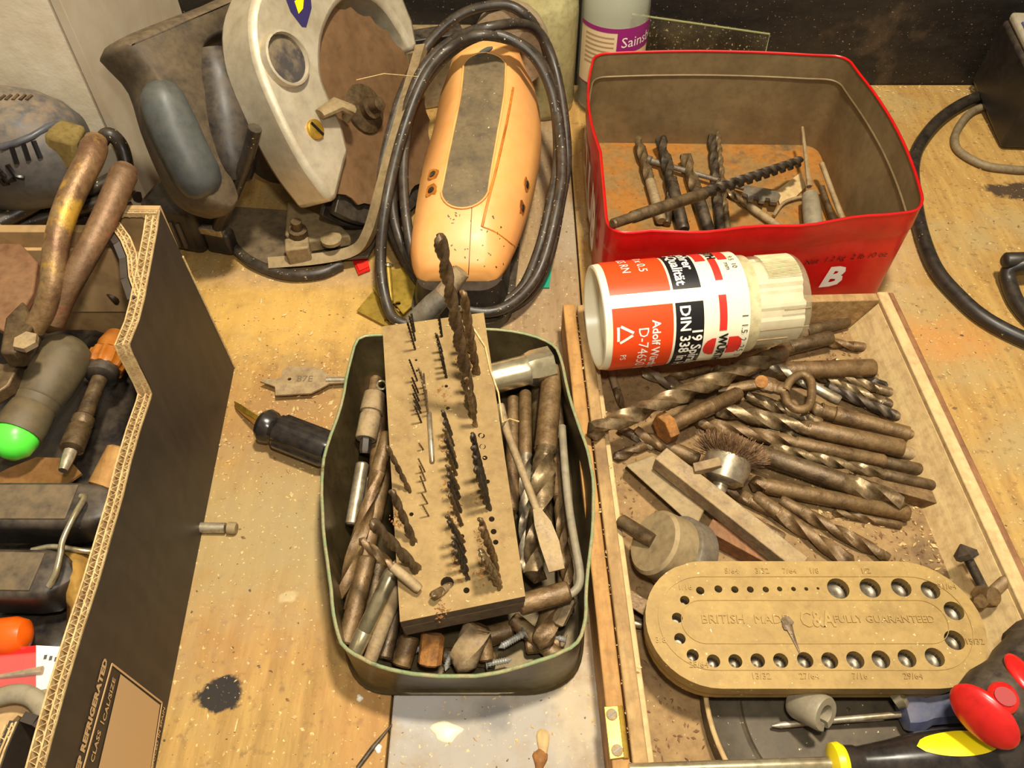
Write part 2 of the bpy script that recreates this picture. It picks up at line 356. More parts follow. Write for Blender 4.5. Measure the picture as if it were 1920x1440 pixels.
bm2 = bench_mat('paint_splashed_plank', C(168, 140, 100), C(150, 122, 86), C(170, 152, 122), [
    (900, 1360, .035, 1.9, C(166, 158, 146), .85, .5), (760, 1310, .016, 1.6, C(178, 172, 166), .8, .4), (1080, 440, .03, .8, C(164, 148, 124), .7, .5), (1080, 1330, .02, .6, C(196, 176, 140), .6, .4), (925, 1335, .008, 1, C(120, 116, 112), .7, .4)])
bm3 = bench_mat('pine_plank', C(196, 157, 86), C(174, 132, 68), C(176, 149, 96), [
    (1910, 358, .012, 2.2, C(66, 48, 32), .95, .15), (1760, 640, .02, 2, C(200, 134, 62), .6, .5), (1640, 450, .05, .7, C(186, 158, 116), .6, .5)])
bench = thing('workbench', 'sawdust covered wooden workbench top of wide stained planks', 'workbench', (0, .4, -.03)); bench['kind'] = 'structure'; del bench['category']
def plank(x0, x1, m, y0=-.15, y1=.725):
    g = G(); g.box(((x0+x1)/2, (y0+y1)/2, -.015), x1-x0-.0012, y1-y0, .03); g.build('plank', m, bench, 30, .0008)
xs = P(727, 1400, 0).x
plank(-.9, xs, bm1); plank(xs, .052, bm2); plank(.052, .66, bm3)
# back wall: tarred boards, with a skirting gap of debris
wb = thing('wall_back', 'black tarred boards behind the workbench', None, (0, .735, -.03)); wb['kind'] = 'structure'
for i, (z0, z1) in enumerate(((-.03, .19), (.192, .41), (.412, .63))):
    G().box((.05, .741, (z0+z1)/2), 2.2, .03, z1-z0).build('board', M['wallb'], wb, 30, .001)
# plastered pier on the left with a thin board on its right flank
xp = P(275, 385, 0).x; yp = P(275, 385, 0).y
wl = G().box((xp-.26, yp+.15, .32), .512, .30, .70).build('wall_left', M['plaster'], None, 30, .002); tag(wl, 'cream plastered pier behind the grey tool', None, kind='structure')
tb = G().box((xp, yp+.0935, .30), .0075, .19, .60).build('trim_1', M['board'], None, 30, .0008); tag(tb, 'grey cream board on the flank of the plastered pier', None, kind='structure')
# ================================================================ RED TIN
ZT = .088
def loop_pts(corners, r=.02, n=6):
    """rounded polygon through 2d corners"""
    out = []; m = len(corners)
    for i in range(m):
        p = V(corners[i]).to_2d(); a = (V(corners[i-1]).to_2d()-p).normalized(); b = (V(corners[(i+1) % m]).to_2d()-p).normalized()
        p0 = p+a*r; p1 = p+b*r
        for k in range(n+1):
            t = k/n; q = p0*(1-t)**2+p*2*t*(1-t)+p1*t*t; out.append((q.x, q.y))
    return out
def subdiv(l, n):
    out = []
    for i in range(len(l)):
        a, b = V(l[i]), V(l[(i+1) % len(l)])
        d = (b-a).length; k = max(1, int(d/n))
        for j in range(k): q = a.lerp(b, j/k); out.append((q.x, q.y))
    return out
def inset(l, d):
    c = np.mean(np.array(l), axis=0); out = []; m = len(l)
    for i in range(m):
        t = V(l[(i+1) % m])-V(l[i-1]); nn = V((-t.y, t.x)); nn.normalize(); p = V(l[i])
        if nn.dot(V(c)-p) < 0: nn = -nn
        q = p+nn*d; out.append((q.x, q.y))
    return out
rt_c = [tuple(P(*p, ZT).to_2d()) for p in ((1138, 441), (1741, 397), (1592, 104), (1108, 99))]
rt_l = subdiv(loop_pts(rt_c, .017, 6), .012)
# bulges and dents of the soft sheet
cx = np.mean([p[0] for p in rt_l]); cy = np.mean([p[1] for p in rt_l])
def dent(l):
    out = []
    for x, y in l:
        fx = max(0, 1-abs((x-cx)/.085)**2); fy = max(0, 1-abs((y-cy)/.085)**2)
        if y < cy and fx > 0: y += -.004*fx+.0015*math.sin(x*90)
        if y > cy: y += .005*fx
        if x < cx: x += -.006*max(0, 1-abs((y-cy-.035)/.06)**2)
        if x > cx: x += .008*fy
        out.append((x, y))
    return out
rt_top = dent(rt_l)
rb_c = [tuple(p) for p in (V(rt_c[0])+V((.001, .006)), V(rt_c[1])+V((-.001, .006)), V(rt_c[2])+V((0, .0)), V(rt_c[3])+V((.001, .0)))]
def ring(l, z): return [V((x, y, z)) for x, y in l]
rt_base = subdiv(loop_pts(rt_c, .017, 6), .012); rt_base = [(x*1.0, y+.002) for x, y in rt_base]
def lerpl(a, b, t): return [(p[0]*(1-t)+q[0]*t, p[1]*(1-t)+q[1]*t) for p, q in zip(a, b)]
tin = thing('storage_tin', 'open red rectangular tin with grey lining holding drill bits', 'tin', (cx, cy, 0))
LV = [(0, 0), (.004, 0), (.03, .2), (.066, .8), (.069, .83), (.0705, .9), (ZT, 1)]
G().rings([inset(ring_l, ins) and ring(inset(lerpl(rt_base, rt_top, t), ins), z) for (z, t), ins in zip(LV, (.001, 0, 0, 0, 0, -.0006, 0)) for ring_l in [rt_top]], True, False).build('shell', M['red'], tin, 50)
G().rings([ring(inset(lerpl(rt_base, rt_top, t), .0011), z) for z, t in ((.002, 0), (.004, 0), (.03, .2), (.066, .8), (.0675, .83), (.069, .85), (ZT, 1))], True, False).build('lining', M['redin'], tin, 50)
fl = G(); fl.v = ring(inset(rt_base, .001), .0022); fl.f = [tuple(range(len(fl.v)))]; fl.build('tin_floor', M['redfl'], tin, 0)
G().tube(ring(lerpl(rt_top, inset(rt_top, .0006), 1), ZT), .0011, 6, False, True).build('rolled_rim', M['red'], tin, 60)
# lettering on the front and left faces
def place_text(s, size, mapf, m, parent, name='lettering', bold=0, align='CENTER', spacing=1, shear=0):
    vs, fs = text_geo(s, size, 0, align, bold, spacing); g = G(); g.add([mapf(v.x+shear*v.y, v.y) for v in vs], fs)
    return g.build(name, m if not isinstance(m, str) else M[m], parent, 0, flip=False)
fr0, fr1 = V(rt_c[0]), V(rt_c[1])
def front(u, h, off=.0006):
    """point on the bulged front: u metres from the left corner, h height"""
    L = (fr1-fr0).length; t = u/L; p = fr0.lerp(fr1, t); x, y = p
    k = [k for z, k in LV]; t2 = float(np.interp(h, [z for z, _ in LV], [k_ for _, k_ in LV]))
    fx = max(0, 1-abs((x-cx)/.085)**2); yt = y-.004*fx+.0015*math.sin(x*90)*(1 if fx > 0 else 0)
    return V((x, (y+.002)*(1-t2)+yt*t2-off, h))
Lf = (fr1-fr0).length; fdir = ((fr1-fr0)/Lf).to_3d(); fnor = V((fdir.y, -fdir.x, 0))
def fuv(px, py): p = PP(px, py, fr0.to_3d()-V((0, .003, 0)), fnor); return (p-fr0.to_3d()).dot(fdir), p.z
ua, ha = fuv(1668, 483); place_text('Net  1.2 kg  2 lb 10 oz', .0066, lambda x, y: front(ua+x, ha+y), 'blk', tin, shear=.2, align='RIGHT')
ua2, ha2 = fuv(1584, 526); place_text('B', .026, lambda x, y: front(ua2+x, ha2+y), 'whitep', tin, bold=.0012, align='RIGHT', shear=.15, spacing=1.3)
G().tube(ring(inset(lerpl(rt_base, rt_top, .84), .0016), .0675), .0009, 6, False, True).build('inner_bead', M['redin'], tin, 60)
lf0, lf1 = V(rt_c[3]), V(rt_c[0])
place_text('CLUB', .052, lambda x, y: V(((lf0.lerp(lf1, .5+x/(lf1-lf0).length)).x-.0028-.004*max(0, 1-abs(((lf0.lerp(lf1, .5+x/(lf1-lf0).length)).y-cy-.035)/.06)**2)*((.040+y)/ZT), lf0.lerp(lf1, .5+x/(lf1-lf0).length).y, .042+y)), 'whitep', tin, bold=.002)
# ---- contents of the red tin
GR = 'drill bits in the red tin'
def inred(a, za, b, zb): return P(*a, za), P(*b, zb)
for (a, za, b, zb, r, lab, fl_, fm, sm) in [
    ((1196, 258), .012, (1240, 415), .008, .0036, 'olive brown drill bit nearest the left end of the red tin', .55, 'hss', 'dusth'),
    ((1238, 256), .016, (1282, 432), .009, .0042, 'dark drill bit in the red tin under the long auger, second from left', .55, 'blackm', 'blackm'),
    ((1262, 330), .011, (1250, 420), .006, .003, 'short dark bit between the two left drill bits in red tin', .5, 'blackm', 'rustd'),
    ((1284, 288), .012, (1330, 438), .008, .0042, 'drill bit with bright notched tip in the middle of red tin', .5, 'hss', 'blackm'),
    ((1336, 250), .010, (1352, 440), .006, .0036, 'blackened drill bit standing by the thin pale bit in red tin', .75, 'blackm', 'blackm'),
    ((1346, 248), .014, (1366, 440), .010, .0019, 'thin pale straw coloured drill bit in the red tin', .8, 'hss', 'hss'),
    ((1360, 355), .007, (1478, 438), .006, .0026, 'drill bit lying towards the front right of the red tin', .4, 'hss', 'dusth')]:
    A, B = inred(a, za, b, zb); drill(A, B, r*1.25, lab, GR, fl_, fm=fm, sm=sm)
# long auger resting on the left rim
A, B = P(1148, 420, .092), P(1502, 302, .028)
au = thing('auger_bit', 'long dark auger bit leaning across the red tin over its rim', 'drill bit', ((A.x+B.x)/2, (A.y+B.y)/2, .02))
e = A.lerp(B, .42); G().lathe(A, e, [(0, .0024), (.001, .0034), (.02, .0034), (.021, .0042), ((e-A).length, .0042)], 14).build('shank', M['rustd'], au)
flute_geo(G(), B, e, .0045, 14, 5.5, .55).build('flutes', M['blackm'], au, 50)
# glass cutter
gc = thing('glass_cutter', 'silver glass cutter with notched head among bits in red tin', 'glass cutter', P(1330, 330, .003))
G().tube([P(1215, 300, .008), P(1330, 333, .010), P(1395, 352, .010)], [.0028, .002, .0026], 10).build('handle_rod', M['lead'], gc)
G().lathe(P(1208, 298, .008), P(1225, 303, .008), [(0, .002), (.001, .0042), (.006, .0042), (.008, .002)], 12).build('knob', M['lead'], gc)
hz = .011
ol = [P(x, y, hz) for x, y in ((1395, 352), (1455, 362), (1462, 372), (1455, 385), (1443, 384), (1441, 377), (1434, 376), (1432, 383), (1422, 381), (1420, 374), (1413, 373), (1411, 380), (1402, 378), (1400, 370), (1392, 367))]
G().extr(ol, (0, 0, .003)).build('notched_head', M['lead'], gc, 30)
# grey handled tool, punch and bent key on the right of the tin
st = thing('scriber', 'grey handled scriber with thin steel blade standing in red tin corner', 'scriber', P(1520, 400, .003))
G().lathe(P(1527, 434, .014), P(1516, 345, .016), [(0, .006), (.002, .0075), (.03, .0072), (.043, .0064), (.046, .003)], 16).build('handle', M['sleeve'], st)
G().lathe(P(1517, 350, .016), P(1508, 270, .028), [(0, .0024), (.02, .002), (.062, .0012)], 8).build('blade', M['dusth'], st)
rod('punch_rod', P(1540, 305, .024), P(1582, 418, .009), .0022, 'dusth', 'thin straight rod leaning in the right corner of red tin', 'rod')
rod('round_file', P(1540, 350, .012), P(1566, 424, .008), .0026, 'rustd', 'short dark rod beside the grey handled scriber in red tin', 'rod')
tag(G().tube(path([(1450, 405, .006), (1470, 380, .006), (1500, 370, .006), (1512, 372, .006)], 5), .0014, 8).build('bent_wire', M['dusth']), 'thin bent wire on the rusty floor of red tin', 'wire')
tag(G().extr([P(1455, 360, .004), P(1500, 325, .004), P(1512, 350, .004), P(1490, 372, .004), P(1462, 385, .004)], (0, 0, .0008)).build('metal_offcut', M['woodl'], None, 20), 'pale flat offcut on the floor of the red tin', 'offcut')
# ================================================================ WOODEN TRAY
TZ = .035
tl0, tl1 = P(1056, 566, TZ).to_2d(), P(1150, 1440, TZ).to_2d()
tr0, tr1 = P(1672, 538, TZ).to_2d(), P(1925, 1062, TZ).to_2d()
ax = (tl1-tl0).normalized(); ay = V((-ax.y, ax.x))*-1
if ay.x < 0: ay = -ay
ax = V((ax.x, ax.y)); T0 = tl0+V((0, .002)); TW = (tr0-tl0).dot(ay); 
def T(u, v, z=0): q = T0+ay*u+ax*v; return V((q.x, q.y, z))       # u across from the left edge, v towards the viewer
tray = thing('wooden_tray', 'long shallow wooden tool box full of rusty drill bits', 'box', T(TW/2, .15, 0))
TL = .40
def tbox(u0, u1, v0, v1, z0, z1, name, m, bev=.0008):
    g = G(); g.hexa([T(u0, v0, z1), T(u1, v0, z1), T(u1, v1, z1), T(u0, v1, z1)], [T(u0, v0, z0), T(u1, v0, z0), T(u1, v1, z0), T(u0, v1, z0)]); return g.build(name, M[m], tray, 30, bev)
tbox(.012, TW-.004, .004, TL, .001, .006, 'bottom_panel', 'trayfl')
tbox(0, .0085, .0, TL, .001, TZ-.004, 'lid_rail', 'woodo')
tbox(.0092, .0165, .004, TL, .001, TZ-.001, 'side_wall', 'wood')
tbox(.0168, .0205, .006, TL, .006, TZ-.009, 'inner_strip', 'woodl')
tbox(TW-.012, TW-.0042, .0, TL, .001, TZ, 'side_wall', 'woodl')
tbox(TW-.004, TW, .0, TL, .001, TZ-.001, 'edge_strip', 'woodr')
tbox(.0166, TW-.012, .0, .007, .001, TZ-.001, 'end_wall', 'wood'); tbox(.0166, TW-.012, TL-.007, TL, .001, TZ-.001, 'end_wall', 'wood')
# sloping fillet along the right wall
G().hexa([T(TW-.0125, .008, TZ-.004), T(TW-.0121, .008, TZ-.004), T(TW-.0121, TL, TZ-.004), T(TW-.0125, TL, TZ-.004)], [T(TW-.025, .008, .006), T(TW-.0121, .008, .006), T(TW-.0121, TL, .006), T(TW-.025, TL, .006)]).build('fillet', M['woodl'], tray, 30)
# brass hinge
def quadplate(px, z, th): return [P(x, y, z) for x, y in px]
hg = G().extr([P(x, y, TZ-.0035) for x, y in ((1132, 1326), (1161, 1324), (1172, 1421), (1143, 1425))], (0, 0, .0011)).build('hinge', M['brass'], tray, 30, .0003)
G().tube([P(1162, 1324, TZ-.003), P(1174, 1422, TZ-.003)], .0014, 8).build('hinge_knuckle', M['brass'], hg)
for x, y in ((1147, 1340), (1157, 1407)):
    c = P(x, y, TZ-.0024); sgm = G(); sgm.lathe(c, c+V((0, 0, .001)), [(0, .0028), (.0006, .0027), (.0008, .0022)], 14); sgm.build('screw', M['dusth'], hg)
    G().box(c+V((0, 0, .0009)), .0045, .0006, .0003, Matrix.Rotation(.6, 3, 'Z')).build('screw', M['blk'], hg, 0).name = 'screw_slot'
# ================================================================ DRILL CASE (cream cylinder)
CR = .0333
NA, NB = P(1134, 594, .0905), P(1531, 556, .0905)      # nearest line of the cylinder
cax = (NB-NA).normalized(); CL = (NB-NA).length; mid = (NA+NB)/2; tov = (V((0, 0, CH))-mid); e1 = (tov-cax*tov.dot(cax)).normalized(); e2 = cax.cross(e1)
if e2.z < 0: e2 = -e2
CA, CB = NA-e1*CR, NB-e1*CR; mid = (CA+CB)/2
D0 = math.radians
case = thing('drill_case', 'cream plastic cylinder drill case with orange and black print on the tray', 'case', (mid.x, mid.y, mid.z-CR))
BL = CL*.682
def cyl(u, th, r): return CA+cax*u+(e1*math.cos(th)+e2*math.sin(th))*r      # th=0 faces the viewer, + is up
def cy_rings(prof, seg=48): return [[cyl(u, 2*math.pi*j/seg, r) for j in range(seg)] for u, r in prof]
G().rings(cy_rings([(.010, .001), (.0095, CR-.004), (.0005, CR-.003), (0, CR-.0022), (.0005, CR-.0008), (.006, CR), (BL, CR), (BL+.001, CR-.0015)]), True, False).build('case_body', M['cream'], case, 40)
KR = .0292
G().rings(cy_rings([(BL, CR-.0015), (BL+.001, KR+.0018), (BL+.008, KR+.0012), (BL+.0085, KR-.001)]), True, True).build('collar', M['clearp'], case, 40)
# stepped cream insert seen through the clear ribbed cap
R = []
for u, dr in ((BL+.006, -.002), (CL-.0035, -.002), (CL-.0035, -.02)):
    R.append([cyl(u, 2*math.pi*j/80, KR+dr-(.0022 if (j//5) % 4 == 0 else 0)-(.0012 if (j//3) % 5 == 0 else 0)) for j in range(80)])
G().rings(R).build('stepped_insert', M['cream'], case, 25)
gcap = G().rings(cy_rings([(BL+.007, KR), (CL-.002, KR-.0004), (CL, KR-.002), (CL, .001)], 64), True, False); gcap.build('clear_cap', mat('clear_cap', C(214, 204, 170), C(190, 178, 140), 40, .15, alpha=.34, spec=.8), case, 40)
for k in range(24):      # fine ribs in the window of the cap
    th = math.radians(30+k*2.2); G().tube([cyl(BL+.016, th, KR+.0001), cyl(CL-.004, th, KR-.0003)], .00035, 5).build('fine_rib', M['clearp'], case)
for th, u0_, u1_ in ((-12, .86, .99), (-36, .70, .99), (-52, .70, .9)): G().tube([cyl(CL*u0_, D0(th), KR+.0002), cyl(CL*u1_, D0(th), KR)], .0004, 5).build('cap_seam', M['dusth'], case)
def patch(u0, u1, t0, t1, m, name, dr=.00025, n=24):
    g = G(); g.rings([[cyl(u, t0+(t1-t0)*k/n, CR+dr) for k in range(n+1)] for u in (u0, u1)], False, False); return g.build(name, M[m], case, 60)
D = math.radians
for (t0, t1) in ((D(21), D(128)), (D(-126), D(7)), ):
    patch(CL*.035, CL*.318, t0, t1, 'orng', 'orange_label'); patch(CL*.330, CL*.462, t0, t1, 'blk', 'black_label')
for t0, t1 in ((D(27), D(60)), (D(11), D(-26))):
    patch(CL*.536, CL*.572, t0, t1, 'redp', 'red_stripe')
def ctext(s, size, u, th, m, bold=0, align='CENTER', rot=True):
    # text runs down round the case: x -> -theta, y -> +u
    def f(x, y): return cyl(u+y, th-x/CR, CR+.0005)
    place_text(s, size, f, m, case, bold=bold, align=align)
ctext('19 Spiralbohrer', .0088, CL*.428, D(-20), 'whitep', .0002, 'LEFT'); ctext('DIN 338 in HSS-Qualität', .0088, CL*.372, D(4), 'whitep', .0002, 'LEFT')
ctext('Adolf Würth GmbH', .0070, CL*.235, D(-8), 'whitep', .00015, 'LEFT'); ctext('D-74650 Künzelsau', .0088, CL*.175, D(-14), 'whitep', 0, 'LEFT'); ctext('PS', .0052, CL*.085, D(-44), 'whitep', 0, 'LEFT')
ctext('Spiralbohrer', .0088, CL*.428, D(44), 'whitep', .0002, 'RIGHT'); ctext('in HSS-Qualität', .0088, CL*.372, D(25), 'whitep', .0002, 'RIGHT')
ctext('1-10 x 0.5', .0074, CL*.215, D(46), 'whitep', 0, 'RIGHT'); ctext('HSS RN', .0074, CL*.135, D(46), 'whitep', 0, 'RIGHT')
ctext('1  1.5  2  2.5  3', .0055, CL*.655, D(-10), 'blk', 0, 'LEFT'); ctext('9.5  10', .0045, CL*.645, D(40), 'blk', 0, 'RIGHT'); ctext('mm', .0045, CL*.612, D(38), 'blk', 0, 'RIGHT')
# recycling triangle, made of three bars
for k in range(3):
    a0 = D(90+120*k); a1 = D(210+120*k); g = G(); R = []
    for t in np.linspace(.1, .85, 6):
        x = .0068*(math.cos(a0)*(1-t)+math.cos(a1)*t); y = .0068*(math.sin(a0)*(1-t)+math.sin(a1)*t); nx, ny = math.cos((a0+a1)/2)*.0008, math.sin((a0+a1)/2)*.0008
        R.append([cyl(CL*.085+y-ny, D(-20)-(x-nx)/CR, CR+.0005), cyl(CL*.085+y+ny, D(-20)-(x+nx)/CR, CR+.0005)])
    g.rings(R, False, False); g.build('recycling_mark', M['whitep'], case, 0)
# red emblem low on the case, with the lettering across it
for (ua, ub, ta, tb_) in ((.475, .525, -34, -58), (.585, .63, -34, -58)):
    g = G(); R = []
    for k in range(9):
        t = k/8; bul = math.sin(math.pi*t)**.5*.012
        R.append([cyl(CL*ua+(.004-bul*.4 if ua < .55 else 0), D(ta+(tb_-ta)*t), CR+.0005), cyl(CL*ub+(0 if ua < .55 else bul*.25), D(ta+(tb_-ta)*t), CR+.0005)])
    g.rings(R, False, False); g.build('emblem', M['redp'], case, 0)
ctext('WÜRTH', .0072, CL*.556, D(-30), 'blk', .0003, 'LEFT')
for (ua, ub, ta, tb_) in ((.475, .525, 56, 84), (.585, .63, 56, 84)): patch(CL*ua, CL*ub, D(ta), D(tb_), 'redp', 'emblem')
ctext('WÜRTH', .0072, CL*.556, D(58), 'blk', .0003, 'RIGHT')
# ================================================================ OVAL DRILL STAND
SZ = .042
s0, s1 = P(1212, 1176, SZ), P(1846, 1172, SZ); sc = (s0+s1)/2; SW = (s1-s0).length
stt = P(1530, 1052, SZ).y; sbt = P(1530, 1291, SZ).y; SH = stt-sbt; sc.y = (stt+sbt)/2
def stadium(w_, h, n=14):
    r = h/2; o_ = []
    for k in range(n+1): a = math.pi/2-math.pi*k/n; o_.append((w_/2-r+r*math.cos(a), r*math.sin(a)))
    for k in range(n+1): a = -math.pi/2-math.pi*k/n; o_.append((-w_/2+r+r*math.cos(a), r*math.sin(a)))
    return o_
HOLES = [(1313, 1107, 8), (1347, 1104, 7.5), (1378, 1105, 7), (1407, 1105, 6.5), (1436, 1105, 6), (1462, 1104, 5), (1488, 1104, 4.5), (1512, 1104, 3.8), (1534, 1103, 2.8),
         (1572, 1103, 21), (1632, 1102, 20), (1690, 1101, 19), (1745, 1106, 18), (1789, 1145, 18.5), (1790, 1200, 18.5), (1753, 1232, 17.5), (1701, 1234, 16.5), (1652, 1236, 16.5), (1604, 1237, 16), (1556, 1238, 15),
         (1510, 1237, 14.5), (1464, 1238, 13.5), (1421, 1238, 13), (1379, 1239, 12.5), (1338, 1239, 12), (1299, 1228, 11), (1275, 1197, 10.5), (1270, 1158, 10), (1284, 1125, 9)]
hl = []
for x, y, r in HOLES:
    c = P(x, y, SZ); hl.append((c.x-sc.x, c.y-sc.y, r*.268e-3))
stand = thing('drill_index_stand', 'gold oval metal drill stand with a ring of sized holes', 'drill stand', (sc.x, sc.y, SZ-.016))
def put(vs, fs, off, name, m, parent, sharp=35, bevel=0):
    g = G(); g.add([V(v)+V(off) for v in vs], fs); return g.build(name, M[m], parent, sharp, bevel)
vs, fs = curve_fill([stadium(SW, SH, 20)]+[circ(x, y, r, 20) for x, y, r in hl], .004)
top = put(vs, fs, (sc.x, sc.y, SZ-.0042), 'top_plate', 'gold', stand)
vs, fs = curve_fill([stadium(SW-.002, SH-.002, 20)], .0038); put(vs, fs, (sc.x, sc.y, SZ-.0122), 'base_plate', 'gold', stand)
for x, y, r in hl:      # drilled sockets with cone bottoms
    if r < .0012: continue
    c = V((sc.x+x, sc.y+y, SZ-.0079)); G().lathe(c, c+V((0, 0, -.001)), [(-.0036, r*.998), (-.001, r*.99), (.0-.0004, r*.8), (-.0002, r*.3), (-.0003, .0002)], 16, False).build('socket', M['sock'], top, 40)
def ridge(w_, h, wd, name, z=.0003):
    vs, fs = curve_fill([stadium(w_, h, 20), stadium(w_-wd, h-wd, 20)], z); put(vs, fs, (sc.x, sc.y, SZ), name, 'gold', top)
ridge(SW*.925, SH*.74, .0007, 'raised_line'); ridge(SW*.79, SH*.345, .0006, 'raised_line')
def stext(s, size, x, y, bold=0, kx=1):
    vs, fs = text_geo(s, size, .00035, 'CENTER', bold); vs = [V((v.x*kx, v.y, v.z)) for v in vs]; put(vs, fs, (sc.x+x, sc.y+y, SZ+.0001), 'lettering', 'gold', top, 0)
stext('BRITISH', .0064, -.0455, .001); stext('MADE', .0064, -.0215, .001); stext('C&A', .0118, .0015, .001, .0003, .72); stext('FULLY GUARANTEED', .0053, .0350, .001)
for k, (x, y, r) in enumerate(hl[:28]):
    if k % 2: continue
    d = V((x, y)); 
    q = V((x, .0272 if y > .006 else (-.0272 if y < -.006 else y)))
    if abs(x) > SW/2-.033: q = V((x*1.14, y*1.1))
    num = ['1/16', '5/64', '3/32', '7/64', '1/8', '1/2', '31/64', '15/32', '29/64', '7/16', '27/64', '13/32', '25/64', '3/8'][k//2]
    stext(num, .0042, q.x, q.y)
# clay-like plug of dirt in the middle
vs, fs = curve_fill([[(x*(1+.3*math.sin(5*k)), y*(1+.25*math.cos(7*k))) for k, (x, y) in enumerate(circ(0, 0, .0035, 12))]], .0006); c = P(1475, 1168, SZ); put(vs, fs, (c.x, c.y, SZ+.0003), 'dirt_plug', 'rustd', top)
G().tube([P(1478, 1172, SZ+.0006), P(1486, 1192, SZ+.0006), P(1500, 1225, SZ+.0005)], [.0022, .0012, .0003], 6, flat=.4).build('dirt_tail', M['rustd'], top)
# ================================================================ GREEN RIMMED TIN
GZ = .047
grim = [(672, 636), (720, 628), (780, 622), (870, 617), (960, 621), (1025, 640), (1050, 668), (1066, 740), (1090, 810), (1105, 860), (1113, 920), (1110, 1000), (1100, 1100), (1098, 1160), (1082, 1205), (1040, 1228), (990, 1245), (930, 1262), (870, 1268), (800, 1266), (730, 1254), (680, 1235), (640, 1205), (626, 1150), (618, 1080), (606, 990), (604, 900), (612, 840), (640, 760), (654, 690)]
grl = [tuple(P(q[0], q[1], GZ).to_2d()) for q in spl(grim, 3, True)]
gcx = np.mean([p[0] for p in grl]); gcy = np.mean([p[1] for p in grl])
gb = []
x0, x1 = -.0915, .0385; y0, y1 = P(870, 1297, 0).y, .332
for (x, y) in grl:
    gb.append((min(max(x, x0), x1), min(max(y, y0), y1)))
gb = [tuple(q) for q in [((1*gb[i-2][0]+2*gb[i-1][0]+2*gb[i][0]+2*gb[(i+1) % len(gb)][0]+gb[(i+2) % len(gb)][0])/8, (gb[i-2][1]+2*gb[i-1][1]+2*gb[i][1]+2*gb[(i+1) % len(gb)][1]+gb[(i+2) % len(gb)][1])/8) for i in range(len(gb))]]
gt = thing('open_tin', 'dented olive tin with pale green rim packed with old drill bits', 'tin', (gcx, gcy, 0))
lv = [(0, 0, -.0005), (.001, 0, -.0015), (.0025, 0, -.0012), (.004, 0, 0), (.02, .35, 0), (.036, .8, 0), (GZ, 1, 0)]
G().rings([ring(inset(lerpl(gb, grl, t), i), z) for z, t, i in lv], True, False).build('shell', M['greent'], gt, 50)
G().rings([ring(inset(lerpl(gb, grl, t), .001), z) for z, t, i in lv[1:]], True, False).build('lining', M['greeni'], gt, 50)
fl = G(); fl.v = ring(inset(gb, .0009), .0015); fl.f = [tuple(range(len(fl.v)))]; fl.build('tin_floor', M['greeni'], gt, 0)
G().tube(ring([(x+random.uniform(-.0002, .0002), y+random.uniform(-.0002, .0002)) for x, y in grl], GZ), .0010, 6, False, True).build('rolled_rim', M['rim'], gt, 60)
G().tube(ring(inset(gb, -.0012), .0014), .0012, 6, False, True).build('base_seam', M['greeni'], gt, 60)
# ================================================================ DRILL BLOCK
b_rl, b_rr, b_fl, b_fr = P(717, 612, .074), P(907, 586, .074), P(750, 1166, .060), P(985, 1118, .060)
bx_ = (b_rr-b_rl+b_fr-b_fl); BW = ((b_rr-b_rl).length+(b_fr-b_fl).length)/2; bo = (b_rl+b_rr)/2; bl = ((b_fl+b_fr)/2-bo); BLn = bl.length; by_ = bl.normalized(); bn = bx_.cross(-by_).normalized(); bxx = (-by_).cross(bn).normalized()*1
if bxx.x < 0: bxx = -bxx
if bn.z < 0: bn = -bn
def B(px, py):       # photo pixel -> point on the block's top face
    return PP(px, py, bo, bn)
def bloc(p): d = p-bo; return (d.dot(bxx), -d.dot(by_))
BT = .022
blk_ = thing('drill_block', 'dusty wooden block stuck full of small drill bits lying on olive tin', 'drill block', bo+bl*.5-bn*BT)
c4 = lambda x, y: (x/3.272+580, y/3.272+420)
c5 = lambda x, y: (x/2.77+580, y/2.77+800)
EMPTY = [(c4(655, 835), 3), (c4(660, 900), 3), (c4(840, 995), 4), (c4(850, 1130), 4.5), (c4(1060, 1300), 6), (c4(1060, 1365), 6), (c5(890, 45), 6), (c5(902, 104), 6), (c5(912, 162), 5.5), (c5(925, 285), 5), (c5(530, 455), 4.5), (c5(792, 570), 5), (c5(947, 480), 6), (c5(957, 545), 6), (c5(968, 600), 5.5), (c5(716, 812), 13), (c5(816, 850), 6)]
corners = [bloc(p) for p in (b_rl, b_rr, b_fr, b_fl)]
eh = []
for (x, y), r in EMPTY: q = bloc(B(x, y)); eh.append((q[0], q[1], r*.255e-3))
vs, fs = curve_fill([[tuple(c) for c in corners]]+[circ(x, y, r, 12) for x, y, r in eh], .004)
def onblock(v, dz=0): return bo+bxx*v[0]-by_*v[1]+bn*(v[2]+dz)
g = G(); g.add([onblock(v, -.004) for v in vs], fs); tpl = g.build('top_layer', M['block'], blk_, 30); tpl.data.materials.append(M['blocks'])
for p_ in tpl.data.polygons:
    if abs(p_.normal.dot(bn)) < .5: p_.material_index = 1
g = G(); cs = [onblock((c[0], c[1], -.0081)) for c in corners]; g.hexa(cs, [p-bn*(BT-.008) for p in cs]); g.build('block_body', M['blocks'], blk_, 30, .001)
